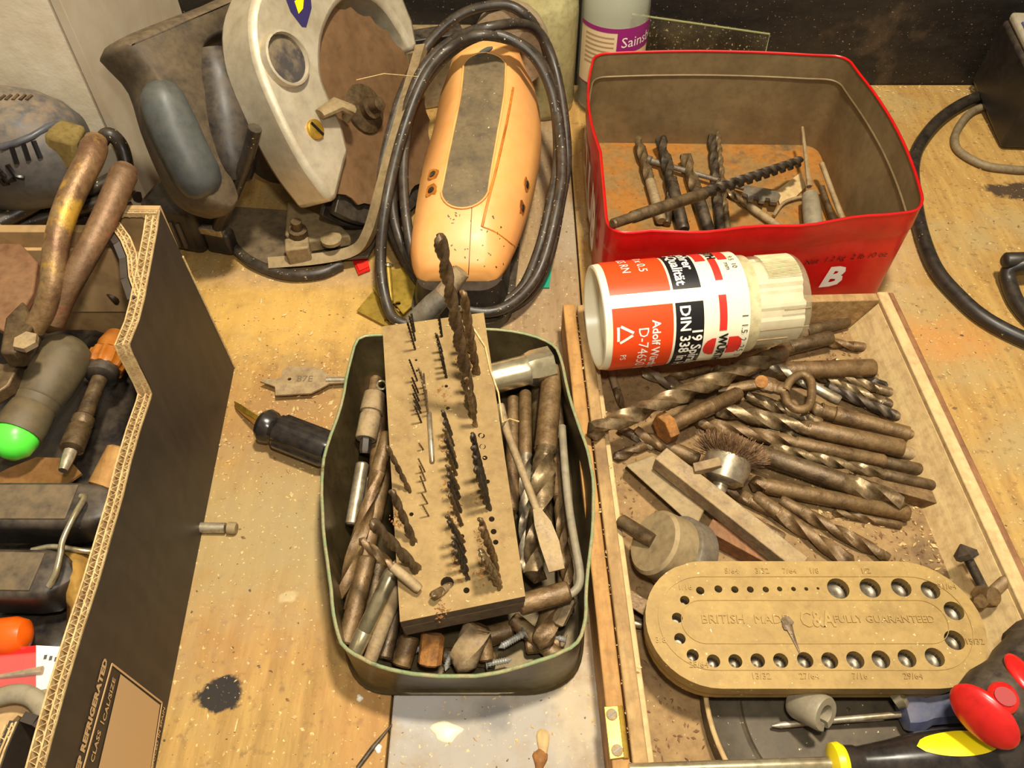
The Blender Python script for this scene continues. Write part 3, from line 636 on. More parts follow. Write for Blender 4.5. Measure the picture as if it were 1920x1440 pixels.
# ================================================================ BITS IN THE BLOCK
def blockbit(base, top, r, label, group, fm='hss', long=None, seg=8, bare=False):
    """base and top in photo pixels; the foot is on the block, the top leans where the photo shows it"""
    b = B(*base); 
    L = long or math.hypot(base[0]-top[0], base[1]-top[1])*.31e-3/.62
    # choose the point on the ray of `top` at distance L from the foot, above the block
    d = V(ray(*top)); o_ = V((0, 0, CH)); dn = d.normalized(); k = (b-o_).dot(dn); q = o_+dn*k; h2 = L*L-(q-b).length_squared
    t = q-dn*math.sqrt(max(0, h2)) if h2 > 0 else q
    ax_ = (t-b).normalized(); foot = b-ax_*.006
    g = G()
    if bare: g.lathe(foot, t, [(0, r), ((t-foot).length-.001, r), ((t-foot).length, r*.4)], seg)
    else: flute_geo(g, t, foot, r, seg if r < .001 else 10, 9, .5)
    return tag(g.build('small_drill_bit', M[fm], None, 50), label, 'drill bit', group)
ORD = ['first', 'second', 'third', 'fourth', 'fifth', 'sixth', 'seventh', 'eighth', 'ninth', 'tenth', 'eleventh', 'twelfth', 'thirteenth', 'fourteenth']
CNT = {}
def ordl(text):      # numbers the bits of a row from the rear of the block
    k = CNT.get(text, 0); CNT[text] = k+1; return text.replace('#', ORD[k])
for b_, t_, r in [((649, 770), (600, 600), .0007), ((649, 715), (612, 562), .0007), ((645, 660), (625, 548), .0007)]:
    blockbit(c4(*b_), c4(*t_), r, ordl('# fine dark bit of the trio at the block\'s rear left'), 'fine bits at the rear of the block', 'blackm')
for b_, t_ in [((662, 962), (612, 830)), ((668, 1035), (628, 940)), ((672, 1085), (630, 985)), ((680, 1135), (635, 1040)), ((684, 1160), (640, 1080)), ((687, 1218), (645, 1115))]:
    blockbit(c4(*b_), c4(*t_), .0006, ordl('# hair thin dark bit from the rear in block\'s leftmost row'), 'hair thin bits, left row of the block', 'blackm')
for b_, t_ in [((705, 1005), (668, 880)), ((712, 1040), (680, 900)), ((716, 1075), (700, 915)), ((722, 1110), (690, 960)), ((724, 1150), (705, 985)), ((730, 1175), (715, 1010))]:
    blockbit(c4(*b_), c4(*t_), .0006, ordl('# straw coloured thin bit from the rear in block\'s second row'), 'straw coloured thin bits on the block', 'dusth')
for b_, t_ in [((592, 120), (568, 85)), ((600, 235), (565, 165)), ((603, 280), (570, 200)), ((606, 338), (575, 255)), ((614, 400), (582, 345)), ((620, 465), (586, 405))]:
    blockbit(c5(*b_), c5(*t_), .0005, ordl('# tiny wire-like bit from the rear at block\'s front left'), 'tiny bits, front left of the block', 'hss')
for i, (b_, t_) in enumerate([((812, 690), (792, 555)), ((812, 785), (775, 670)), ((820, 830), (786, 720)), ((828, 880), (796, 745)), ((834, 910), (800, 770)), ((840, 942), (806, 800))]):
    blockbit(c4(*b_), c4(*t_), .0009, ordl('# small dark bit from the rear in block\'s centre row'), 'centre row bits, rear half of the block', 'blackm')
for b_, t_ in [((735, 40), (690, -85)), ((745, 100), (700, -30)), ((755, 160), (700, 10)), ((765, 210), (705, 60)), ((760, 250), (715, 130)), ((772, 320), (712, 200)), ((778, 370), (720, 240)), ((784, 440), (722, 290)), ((790, 512), (728, 350)), ((800, 600), (712, 460)), ((806, 650), (722, 490)), ((812, 700), (745, 570)), ((818, 745), (745, 600)), ((824, 792), (755, 640))]:
    blockbit(c5(*b_), c5(*t_), .0013, ordl('# rust flecked bit from the rear in front half of centre row'), 'centre row bits, front half of the block', random.choice(['blackm', 'hss', 'rustd']))
for b_, t_ in [((905, 270), (850, 60)), ((915, 330), (845, 35)), ((920, 360), (850, 100)), ((926, 390), (855, 150)), ((935, 428), (862, 210))]:
    blockbit(c5(*b_), c5(*t_), .0016, ordl('# thick dark bit from the rear in middle of right row'), 'right row bits, middle of the block', 'blackm')
for b_, t_ in [((968, 700), (885, 475)), ((975, 745), (890, 520)), ((980, 780), (885, 640)), ((985, 810), (890, 660)), ((990, 838), (900, 680))]:
    blockbit(c5(*b_), c5(*t_), .0017, ordl('# thick rust brown bit from the rear at right row\'s front end'), 'right row bits, front of the block', random.choice(['hss', 'rust']))
for b_, t_ in [((985, 700), (930, 520)), ((985, 790), (905, 560)), ((980, 880), (915, 620)), ((985, 960), (930, 700)), ((990, 1040), (940, 790)), ((1000, 1120), (955, 860)), ((1008, 1180), (960, 940)), ((1018, 1240), (975, 1000))]:
    blockbit(c4(*b_), c4(*t_), .0016, ordl('# rusty bit from the rear crowded round the tallest drill'), 'right row bits, rear of the block', random.choice(['rust', 'hss', 'rustd']), long=.035)
blockbit((886, 775), (823, 438), .0034, 'tallest drill in the block, rising before the orange sander', None, 'rustd', long=.125)
blockbit((893, 700), (868, 545), .0026, 'second tallest rusty drill beside the tallest one on block', None, 'rust', long=.07)
for b_, t_, r, lab, L in [((520, 335), (400, 98), .0015, 'dark bit leaning left, rearmost of four at the block\'s left edge', .034), ((543, 602), (425, 325), .0022, 'grey rust flecked bit leaning left, second of four at block edge', .037), ((556, 742), (318, 488), .003, 'dark brown bit leaning left, third of four at block edge', .044)]:
    blockbit(c5(*b_), c5(*t_), r, lab, 'leaning bits on the block\'s left edge', 'rustd', long=L)
A_, B_ = B(*c5(578, 862))+bn*.004, B(*c5(278, 640))+bn*.014
drill(B_, A_, .0026, 'sawdust coated bit lying across the block\'s front left edge', None, .55, fm='rust', sm='dusth')
A_ = B(*c5(735, 810)); B_ = B(*c5(640, 912))+bn*.008
drill(B_, A_-bn*.004, .0022, 'stubby bit tipping out of the block\'s largest hole', None, .5, fm='hss', sm='dusth')
rod('steel_pin', B(805, 775)+bn*.0014, B(811, 870)+bn*.0014, .0014, 'steel', 'thin bright pin lying flat on the drill block', 'pin')
tag(G().tube([B(*c4(1010, 650))+bn*.001, B(*c4(1080, 760))+bn*.001, B(*c4(1110, 900))+bn*.001, B(*c4(1160, 1040))+bn*.001, B(*c4(1185, 1180))-bn*.006, P(*c4(1230, 1195), .05), P(*c4(1285, 1212), .047)], .0005, 6).build('fibre', M['chip'], None), 'loose plant fibre trailing over the right edge of the block', 'fibre')
# grey sleeve jammed between block and sander
gs = thing('pipe_offcut', 'dull grey split pipe offcut behind the drill block', 'pipe', P(820, 560, .04))
G().tube([P(778, 606, .052), P(812, 572, .064), P(840, 545, .072)], [.0075, .0074, .006], 14).build('thick_end', M['lead'], gs)
G().tube([P(832, 552, .070), P(866, 508, .083)], [.0064, .0056], 14).build('thin_end', M['dusth'], gs)
# ================================================================ CONTENTS OF THE OLIVE TIN
GT = 'drill bits packed in the olive tin'
drill(P(640, 1125, .022), P(729, 812, .048), .0045, 'long tapered brown reamer along the olive tin\'s left wall', GT, .75, fm='rust', sm='rust', name='reamer', pitch=22)
rod('rusty_bar', P(660, 1150, .018), P(727, 852, .034), .0052, 'rust', 'thick rusty bar under the leaning bits in the olive tin', 'bar', GT)
rod('rusty_bar', P(648, 1210, .022), P(690, 1045, .030), .0050, 'rust', 'short rusty bar in the olive tin\'s front left corner', 'bar', GT)
cy_ = thing('steel_cylinder', 'shiny steel cylinder pointing to the olive tin\'s front left corner', 'rod', P(668, 1220, .015))
G().lathe(P(664, 1226, .026), P(732, 1082, .046), [(0, .0030), (.001, .0042), (.012, .0043), (.0125, .0040), (.013, .0043), (.044, .0043), (.047, .003)], 18).build('barrel', M['chrome'], cy_)
G().lathe(P(732, 1082, .046), P(742, 1055, .050), [(0, .0032), (.006, .0022), (.009, .001)], 10).build('tip', M['dusth'], cy_)
rod('rusty_bar', P(692, 1243, .022), P(744, 1098, .040), .0036, 'dusth', 'tapered dusty rod right of the shiny cylinder in olive tin', 'rod', GT, .0046)
# bit holder by the left wall
bh = thing('bit_holder', 'chrome bit holder with black hex end by olive tin\'s left wall', 'bit holder', P(692, 790, .02))
G().lathe(P(686, 824, .030), P(704, 735, .036), [(0, .006), (.001, .0066), (.016, .0066), (.0165, .0058), (.018, .0058), (.0185, .0072), (.031, .0068), (.034, .003)], 16).build('sleeve', M['dusth'], bh)
G().lathe(P(684, 850, .026), P(686, 824, .030), [(0, .0028), (.002, .0034), (.011, .0034)], 6).build('hex_end', M['blackp'], bh, 20)
G().tube([P(716+9*math.cos(a), 722+8*math.sin(a), .040) for a in np.linspace(0, 6.28, 14)[:-1]], .0008, 6, False, True).build('ring', M['chrome'], bh)
rod('glass_tube', P(660, 985, .024), P(680, 868, .034), .004, 'steel', 'shiny grey tube low against the olive tin\'s left wall', 'tube')
# front row of stubs
def stub(a, b, r, m, lab, name='metal_stub', seg=12, cat='stub'): return rod(name, a, b, r, m, lab, cat, 'stubs at the front of the olive tin', seg=seg)
stub(P(752, 1250, .016), P(770, 1192, .022), .0052, 'rust', 'brown round stub at the olive tin\'s front, leftmost')
stub(P(805, 1248, .018), P(812, 1188, .026), .0062, 'rusto', 'orange brown square-headed stub at front of olive tin', seg=8)
drill(P(858, 1262, .018), P(898, 1170, .030), .0075, 'fat drill with bright cut face at the olive tin\'s front', GT, .97, fm='dusth', sm='rust', pitch=12)
stub(P(912, 1240, .016), P(905, 1185, .022), .0042, 'rust', 'slim brown stub right of the fat drill at olive tin\'s front')
drill(P(1012, 1218, .016), P(1040, 1130, .022), .006, 'brown drill by the olive tin\'s front right corner', GT, .9, fm='rust', sm='rust', pitch=12)
stub(P(972, 1135, .040), P(1068, 1108, .042), .0056, 'rust', 'round rusty stub poking out from the block\'s front right')
stub(P(1046, 1170, .020), P(1070, 1120, .030), .004, 'dusth', 'pale stub beside the bent rod in the olive tin', seg=6)
def screw(a, b, r, lab):
    a, b = V(a), V(b); L = (b-a).length; t = thing('wood_screw', lab, 'screw', ((a.x+b.x)/2, (a.y+b.y)/2, min(a.z, b.z)-r), 'bright screws in the olive tin')
    pr = [(0, .0002)]; n = int(L*.8/.0013)
    for k in range(n): d = .002+k*.0013; pr += [(d, r*.7), (d+.0006, r)]
    pr += [(L*.9, r*.8)]
    G().lathe(a, b, pr, 10).build('thread', M['zincw'], t, 20); G().lathe(a.lerp(b, .9), b, [(0, r*.8), (L*.08, r*1.7), (L*.1, r*1.6)], 12).build('head', M['zincw'], t)
screw(P(935, 1215, .014), P(985, 1186, .016), .0021, 'bright zinc screw right of the slim brown stub in olive tin')
screw(P(1040, 1195, .012), P(1062, 1200, .012), .0018, 'bright screw in the olive tin\'s front right corner')
screw(P(770, 1222, .011), P(800, 1212, .012), .0018, 'bright screw between the two left stubs of olive tin')
screw(P(835, 1258, .010), P(845, 1225, .010), .0018, 'bright screw standing left of the fat drill in olive tin')
screw(P(960, 1236, .012), P(910, 1246, .013), .0018, 'bright screw lying lowest along the olive tin\'s front wall')
# right hand side
drill(P(1002, 1094, .026), P(1036, 690, .036), .0072, 'fat morse shank drill along the olive tin\'s right side', GT, .58, fm='hss', sm='rust', sr=.0068, pitch=10)
drill(P(986, 1075, .018), P(985, 735, .030), .0042, 'slimmer bright fluted drill between block and fat drill', GT, .62, fm='steel', sm='rust')
drill(P(1068, 1110, .018), P(1040, 860, .022), .0038, 'thin brown drill beneath the bent grey rod', GT, .7, fm='rust', sm='rust')
hk = tag(G().tube(path([(1054, 800, .038), (1058, 860, .040), (1066, 945, .041), (1078, 1020, .042), (1087, 1070, .042), (1086, 1095, .042), (1076, 1110, .042), (1062, 1117, .042)], 4), .0023, 10).build('bent_rod', M['sleeve']), 'smooth grey hooked rod curving along the olive tin\'s right wall', 'hook')
sd = thing('flat_screwdriver_blade', 'worn flat screwdriver blade resting slantwise right of the block', 'screwdriver', P(1000, 940, .04))
G().tube([P(938, 760, .054), P(950, 808, .053), P(1010, 965, .050)], [.0024, .0024, .0022], 10).build('shaft', M['dusth'], sd)
ends = [(P(1006, 957, .050), .0021, .0021), (P(1018, 985, .050), .0046, .0018), (P(1030, 1020, .0495), .0052, .0014), (P(1044, 1070, .049), .0042, .0006)]
dirv = (ends[3][0]-ends[0][0]).normalized(); sidev = dirv.cross(V((0, 0, 1))).normalized(); upv_ = sidev.cross(dirv)
G().rings([[p+sidev*a-upv_*b, p+sidev*a+upv_*b, p-sidev*a+upv_*b, p-sidev*a-upv_*b] for p, a, b in ends]).build('blade', M['dusth'], sd, 30)
bs = thing('box_spanner', 'brassy chrome box spanner tube under the block\'s right edge', 'spanner', P(970, 690, .02))
A_, B_ = P(900, 716, .040), P(1034, 682, .040)
L_ = (B_-A_).length
G().lathe(A_, B_, [(0, .0098), (L_*.62, .0098), (L_*.66, .0105)], 24, False).build('tube', M['chrome'], bs)
t_ = (B_-A_).normalized(); xx = t_.orthogonal().normalized(); yy = t_.cross(xx)
def hexring(d, r, n=24, mixf=1): 
    out = []
    for j in range(n):
        q = 2*math.pi*j/n; qq = (q % (math.pi/3))-math.pi/6; out.append(A_+t_*d+(xx*math.cos(q)+yy*math.sin(q))*(r*((math.cos(math.pi/6)/math.cos(qq)*1.08)*mixf+(1-mixf))))
    return out
G().rings([hexring(L_*.66, .0105, mixf=0), hexring(L_*.74, .0108), hexring(L_, .0108), hexring(L_, .0088), hexring(L_*.7, .0088), hexring(L_*.7, .0002)], True, False).build('hex_socket', M['chrome'], bs, 25)
for (a, za, b, zb, r, lab) in [((960, 960), .02, (962, 745), .026, .004, 'dark brown rod half hidden beside the block in olive tin'), ((1062, 1000), .018, (1040, 740), .024, .0045, 'rusty rod hard against the olive tin\'s right wall'),
                            ((704, 960), .014, (712, 760), .02, .005, 'rusty rod low under the bit holder in the olive tin'), ((720, 1235), .012, (745, 1130), .02, .0045, 'dark rusty rod low in the olive tin\'s front left'), ((1050, 1235), .010, (960, 1160), .012, .0045, 'dark rod lying low in the olive tin\'s front right'), ((860, 1150), .012, (840, 800), .012, .008, 'fat rusty bar under the drill block'),
    ((682, 1080), .010, (690, 900), .012, .0045, 'dark rod on the floor along the olive tin\'s left wall'), ((690, 1180), .009, (710, 1060), .011, .0050, 'dark rusty rod under the shiny cylinder in olive tin'), ((1020, 1000), .010, (1010, 720), .014, .0055, 'brown rod under the fat morse shank drill'), ((1062, 1150), .010, (1056, 960), .012, .0045, 'brown rod in the olive tin\'s right front'), ((930, 1238), .006, (830, 1228), .006, .0042, 'brown rod across the olive tin\'s front floor'), ((1050, 1205), .008, (985, 1212), .008, .0042, 'brown rod across the olive tin\'s front right floor'), ((765, 1240), .007, (715, 1215), .008, .0042, 'dark short rod in the olive tin\'s front left floor'), ((960, 1180), .008, (880, 1205), .008, .0055, 'dark rod low behind the front stubs of olive tin'), ((690, 850), .012, (706, 700), .016, .0050, 'dark rod in the olive tin\'s rear left corner'), ((1000, 690), .010, (930, 650), .012, .0045, 'dark rod under the box spanner in the olive tin')]:
    rod('rusty_rod', P(*a, za), P(*b, zb), r, random.choice(['rust', 'rustd']), lab, 'rod', GT)
tag(G().extr([P(x, y, .006) for x, y in ((975, 1262), (985, 1245), (1010, 1240), (1030, 1225), (1010, 1262))], (0, 0, .001)).build('paper_scrap', M['rim'], None, 0), 'scrap of green card low in the olive tin\'s front', 'scrap')
# ================================================================ CONTENTS OF THE WOODEN TRAY
TG = 'drill bits in the wooden tray'
d_ = lambda a, za, b, zb, r, lab, **k: drill(P(*a, za), P(*b, zb), r, lab, TG, **k)
d_((1101, 813), .041, (1470, 660), .030, .0060, 'largest drill, its silvery tip resting on the tray\'s left edge', fl=.95, fm='hss', sm='rust', pitch=11)
d_((1330, 700), .014, (1641, 690), .022, .0064, 'thick shank drill reaching out from under the cream case', fl=.4, fm='hss', sm='rust')
d_((1435, 676), .024, (1575, 752), .022, .0036, 'short drill with bright ground shank under the heart loop', fl=.6, fm='steel', sm='steel')
d_((1500, 682), .018, (1712, 750), .014, .0034, 'twisted brown drill towards the tray\'s back right', fl=.7, fm='hss', sm='hss')
d_((1560, 696), .015, (1692, 735), .012, .0038, 'dark drill with silver fleck near the tray\'s back right', fl=.8, fm='blackm', sm='blackm')
d_((1520, 698), .014, (1702, 772), .011, .0036, 'slim brown drill below the twisted one at tray right', fl=.75, fm='hss', sm='rustd')
d_((1545, 722), .017, (1712, 794), .012, .0036, 'dark drill ending beside the tray\'s right wall', fl=.8, fm='blackm', sm='rustd')
d_((1515, 764), .018, (1734, 822), .016, .0058, 'fat rusty shank drill just under the heart-shaped loop', fl=.12, fm='rust', sm='rust', tang=True)
d_((1335, 764), .018, (1694, 842), .020, .0054, 'drill with thick stepped rusty shank across the tray centre', fl=.52, sr=.0060, fm='hss', sm='rust')
d_((1392, 738), .016, (1540, 795), .015, .0040, 'fluted drill half covered behind the thick stepped one', fl=.9, fm='hss', sm='rust')
d_((1300, 790), .014, (1660, 866), .016, .0046, 'tan rusty drill below the thick stepped shank one', fl=.55, fm='rust', sm='rust')
d_((1440, 838), .021, (1796, 922), .015, .0036, 'longest slim drill running to the tray\'s right wall', fl=.62, fm='hss', sm='rustd', pitch=13)
d_((1702, 946), .017, (1415, 848), .020, .0062, 'fat dark drill with its tip pointing to lower right', fl=.42, fm='hss', sm='rustd', pitch=12)
d_((1404, 905), .014, (1704, 964), .012, .0052, 'smooth round rusty drill shank below the fat dark drill', fl=.1, fm='rust', sm='rust')
d_((1604, 1062), .011, (1414, 930), .012, .0046, 'curved fluted rusty drill heading under the oval stand', fl=.75, fm='rust', sm='rust', pitch=16)
d_((1665, 1046), .010, (1462, 938), .011, .0040, 'rusty fluted drill right of the curved one by the stand', fl=.8, fm='rust', sm='rust', pitch=14)
d_((1576, 998), .011, (1668, 1046), .010, .0026, 'small sharp rusty spike bit in the tray\'s open floor', fl=.8, fm='hss', sm='rust', pitch=16)
d_((1185, 808), .012, (1310, 862), .014, .0046, 'rusty drill poking out left of the wire cup brush', fl=.5, fm='rust', sm='rust')
d_((1650, 838), .012, (1730, 856), .012, .0042, 'short round shank stub at the tray\'s right wall', fl=.1, fm='rust', sm='dusth')
d_((1640, 862), .013, (1738, 884), .012, .0042, 'dark round shank stub below another at tray right wall', fl=.1, fm='rust', sm='rustd')
d_((1203, 694), .012, (1290, 735), .014, .0040, 'bright tipped drill under the cream case\'s left part', fl=.8, fm='steel', sm='rust')
d_((1168, 766), .010, (1144, 694), .012, .0026, 'small upright bit beside the tray\'s left wall', fl=.5, fm='hss', sm='dusth')
d_((1480, 630), .012, (1590, 602), .012, .0046, 'brown shank peeping out behind the cream case cap', fl=.3, fm='rust', sm='rustd')
d_((1450, 660), .014, (1560, 632), .018, .0052, 'dark brown shank just right of the cream case cap', fl=.3, fm='rust', sm='rustd')
d_((1250, 745), .010, (1345, 715), .012, .0042, 'dark drill lying behind the largest drill in tray', fl=.8, fm='rustd', sm='rustd')
d_((1230, 840), .010, (1160, 800), .011, .0030, 'little dark bit just below the largest drill\'s tip', fl=.6, fm='steel', sm='rustd')
d_((1290, 780), .010, (1440, 852), .012, .0038, 'brown drill sunk beneath the hex bolt in tray', fl=.8, fm='rust', sm='rust')
d_((1395, 775), .012, (1520, 815), .012, .0036, 'bright edged drill buried in the tray\'s middle heap', fl=.9, fm='steel', sm='rust')
for (a, za, b, zb, r, lab, fm) in [((1450, 700), .010, (1600, 745), .009, .0030, 'thin bit buried behind the heart loop', 'hss'), ((1590, 740), .009, (1700, 800), .009, .0032, 'bit buried between the fat shank and right wall', 'hss'), ((1360, 700), .009, (1440, 690), .010, .0036, 'bit buried under the thick shank near the case', 'rustd'), ((1200, 760), .009, (1300, 745), .009, .0034, 'bit buried below the bright tipped drill', 'rust'), ((1150, 860), .009, (1220, 830), .009, .0034, 'bit lying against the tray\'s left wall above slab', 'rustd'), ((1420, 800), .010, (1560, 840), .010, .0036, 'bit showing between the stepped and tan drills', 'hss'), ((1380, 960), .008, (1470, 1010), .008, .0034, 'brown bit half under the pale square bar', 'rust'), ((1560, 960), .008, (1690, 985), .008, .0028, 'thin brown bit on the tray floor below the fat dark drill', 'rust'), ((1340, 905), .010, (1450, 960), .010, .004, 'brown bit under the wire cup brush', 'rust'), ((1540, 640), .010, (1640, 655), .010, .0036, 'brown bit near the tray\'s back wall', 'rust'), ((1560, 675), .010, (1660, 715), .010, .0032, 'slim bit below the thick shank at back right', 'hss'), ((1240, 715), .009, (1330, 690), .010, .0032, 'slim brown bit under the case\'s left half', 'rust')]:
    d_(a, za, b, zb, r, lab, fm=fm, sm='rust')
# square tang rod
tag(G().bar(P(1600, 896, .012), P(1796, 952, .011), .0085, .0085).build('square_bar', M['rust'], None, 30, .0006), 'square rusty bar ending at the tray\'s right wall', 'bar')
# hex bolt
hb = thing('hex_bolt', 'rusty hex head bolt below the largest drill in tray', 'bolt', P(1310, 775, .012))
A_, B_ = P(1240, 806, .026), P(1388, 736, .026); L_ = (B_-A_).length; t_ = (B_-A_).normalized()
G().lathe(A_, B_, [(0, .0095), (.0008, .0100), (.0066, .0100), (.0072, .009)], 6).build('hex_head', M['rusto'], hb, 20, .0004)
pr = [(.0068, .0046), (L_*.62, .0046)]; k = L_*.63
while k < L_-.002: pr += [(k, .0040), (k+.0007, .0047)]; k += .0015
pr += [(L_, .0034)]
G().lathe(A_, B_, pr, 16).build('threaded_shank', M['rust'], hb, 25)
# old key with heart-shaped bow
ky = thing('ring_eye_bolt', 'rusty tapered hook pin with heart-shaped wire loop', 'hook', P(1450, 730, .02))
G().tube(path([(1346, 730, .024), (1390, 724, .027), (1428, 720, .028), (1455, 726, .028), (1476, 733, .030)], 4), [.0028]*4+[.0036]*4+[.0062]*4+[.0052]*3+[.0036, .0034], 10, flat=.7).build('tapered_stem', M['rust'], ky)
G().lathe(P(1428, 716, .0312), P(1428, 714, .0335), [(0, .0042), (.001, .0042), (.0011, .002)], 12).build('rust_spot', M['rusto'], ky)
G().tube(path([(1472, 733, .030), (1482, 714, .031), (1502, 702, .031), (1519, 712, .031), (1522, 735, .031), (1516, 762, .030), (1496, 768, .030), (1478, 757, .030), (1470, 738, .030)], 5), .0028, 10).build('heart_loop', M['rust'], ky)
# bright square bar
tag(G().bar(P(1236, 858, .029), P(1500, 1066, .024), .0112, .0112).build('square_bar', M['dusth'], None, 30, .0007), 'thick pale square steel bar running down under the oval stand', 'bar')
# oil stone block
g = G(); q4 = [(1172, 872), (1226, 852), (1325, 948), (1305, 992)]
g.hexa([P(x, y, .021) for x, y in q4], [P(x, y, .008) for x, y in q4]); tag(g.build('stone_block', M['mazak'], None, 30, .001), 'flat brown stone slab at the tray\'s left side', 'slab')
tag(G().bar(P(1326, 992, .014), P(1462, 1066, .012), .009, .012).build('wood_strip', M['woodr'], None, 30, .0005), 'red brown wood strip beside the pale square bar', 'strip')
# wire cup brush
wbz = .030; cc = P(1368, 868, wbz)
cb_ = thing('wire_cup_brush', 'worn wire cup brush with rusty bristles and steel cup', 'wire brush', P(1368, 868, .012))
axb = (P(1352, 905, .026)-P(1375, 835, .036)).normalized()
c0 = P(1372, 845, .034)
G().lathe(c0, c0+axb, [(.004, .0135), (.010, .0140), (.018, .0125), (.0205, .009), (.021, .0045), (.026, .0042), (.0262, .001)], 24).build('steel_cup', M['steel'], cb_)
G().bar(P(1302, 880, .034), P(1352, 868, .040), .006, .005).build('square_tang', M['dusth'], cb_, 30, .0005)
brs = G(); x_ = axb.orthogonal().normalized(); y_ = axb.cross(x_)
for k in range(900):
    a = random.random()*6.283; r0 = .013*math.sqrt(random.random()); p0 = c0+axb*.005+(x_*math.cos(a)+y_*math.sin(a))*r0
    dr = (-axb*(.6+.4*random.random())+(x_*math.cos(a)+y_*math.sin(a))*(r0/.013)*1.0+V((random.gauss(0, .25), random.gauss(0, .25), random.gauss(0, .25)))).normalized(); p1 = p0+dr*(.009+.006*random.random())
    if p1.z < .009: p1.z = .009
    w_ = dr.orthogonal().normalized()*.00022; w2 = dr.cross(w_)
    brs.add([p0+w_, p0-w_*.5+w2, p0-w_*.5-w2, p1+w_, p1-w_*.5+w2, p1-w_*.5-w2], [(0, 1, 4, 3), (1, 2, 5, 4), (2, 0, 3, 5), (3, 4, 5)])
b_ = brs.build('bristles', M['bristle'], cb_, 0, flip=False); b_['kind'] = 'stuff'
# grey roller
ro = thing('grey_roller', 'thick grey cast roller half under the oval stand\'s left end', 'roller', P(1255, 1040, .008))
a_, b2 = P(1226, 1016, .038), P(1296, 1050, .020)
ra = (b2-a_).normalized(); L_ = (b2-a_).length
G().lathe(a_, b2, [(-.001, .001), (-.001, .0165), (.0008, .0182), (L_*.5, .0188), (L_*.52, .0188)], 40).build('hub_drum', M['mazak'], ro, 30)
G().lathe(a_, b2, [(L_*.50, .0186), (L_*.52, .0204), (L_*.56, .0210), (L_*.95, .0210), (L_, .0196), (L_, .001)], 40).build('tread_rim', M['lead'], ro, 30)
G().lathe(P(1162, 976, .030), a_, [(0, .003), (.001, .0042), ((a_-P(1162, 976, .030)).length, .0042)], 12).build('axle', M['rustd'], ro)
g = G(); q4 = [(1150, 1118), (1176, 1100), (1222, 1128), (1212, 1158)]; g.hexa([P(x, y, .024) for x, y in q4], [P(x, y, .007) for x, y in q4]); tag(g.build('wood_offcut', M['rust'], None, 30, .0008), 'small brown offcut wedged below the grey roller', 'offcut')
rod('small_pin', P(1182, 1168, .012), P(1206, 1172, .012), .0022, 'steel', 'tiny grey pin by the oval stand\'s left end', 'pin')
# countersink and wing nut
ck = thing('countersink_bit', 'dark countersink bit with arrow head at tray right', 'countersink bit', P(1825, 1070, .02))
A_, B_ = P(1806, 1030, .033), P(1846, 1108, .022); L_ = (B_-A_).length
G().lathe(A_, B_, [(-.003, .0005), (.002, .0062), (.005, .006), (.0055, .003)], 6).build('cutter_head', M['blackm'], ck, 20); G().lathe(A_, B_, [(.004, .0026), (L_, .0026)], 12).build('stem', M['blackm'], ck)
wn = thing('wing_nut', 'rusty brown wing nut at the foot of the countersink bit', 'wing nut', P(1852, 1118, .010))
c = P(1852, 1118, .027); G().lathe(c, c+V((.3, -.5, 1)), [(-.005, .0055), (.004, .0048), (.0045, .002)], 12).build('hub', M['rust'], wn)
for s in (-1, 1): G().tube([c+V((s*.003, s*.002, .002)), c+V((s*.009, s*.006, .005)), c+V((s*.012, s*.008, .007))], [.003, .0032, .0018], 8, flat=.4).build('wing', M['rust'], wn)
# ================================================================ ORANGE SANDER
from mathutils.bvhtree import BVHTree
def hit(g, px, py):
    t = BVHTree.FromPolygons([tuple(p) for p in g.v], g.f); o_ = V((0, 0, CH)); loc, nor, i, d = t.ray_cast(o_, V(ray(px, py)).normalized())
    if loc is None: return None, None
    if nor.dot(o_-loc) < 0: nor = -nor
    return loc, nor
def disc(loc, nor, rx, ry, n=16, ang=0, wob=0, th=.0004):
    x = nor.orthogonal().normalized(); x = Matrix.Rotation(ang, 3, nor)@x; y = nor.cross(x); pts = []
    for k in range(n):
        q = 2*math.pi*k/n; w_ = 1+wob*random.uniform(-1, 1); pts.append(loc-nor*.0006+(x*math.cos(q)*rx+y*math.sin(q)*ry)*w_)
    return G().extr(pts, nor*(th+.0006))
sand = thing('electric_sander', 'dusty orange electric sander wrapped in its black cable', 'sander', (-.025, .5, 0))
ST = [(.4095, -.0385, .022, .041), (.4135, -.038, .029, .050), (.430, -.0365, .0355, .062), (.458, -.032, .0395, .0735), (.50, -.026, .0425, .083), (.55, -.019, .0425, .092), (.59, -.0165, .041, .099), (.615, -.016, .035, .101), (.632, -.016, .024, .098), (.640, -.016, .010, .092)]
STi = spl(ST, 5)
ZB = .033
def sect(y, cx_, hw, zt):
    h = zt-ZB; tw = min(.019, hw*.62); pr = [(-hw*.96, 0), (-hw, .1*h), (-hw, .35*h), (-hw*.93, .6*h), (-tw*1.35-.001, .88*h), (-tw, .985*h), (-tw*.5, 1.015*h), (0, 1.02*h)]
    pr = pr+[(-a, b) for a, b in reversed(pr[:-1])]
    lean = -.006*(y-.4)/.24
    return [V((cx_+a+lean*b/h, y, ZB+b)) for a, b in pr]
gs_ = G(); gs_.rings([sect(*s) for s in STi]); gs_.build('housing', M['oran'], sand, 60)
def sz(y): return float(np.interp(y, [s[0] for s in STi], [s[3] for s in STi])), float(np.interp(y, [s[0] for s in STi], [s[1] for s in STi])), float(np.interp(y, [s[0] for s in STi], [s[2] for s in STi]))
gp = []
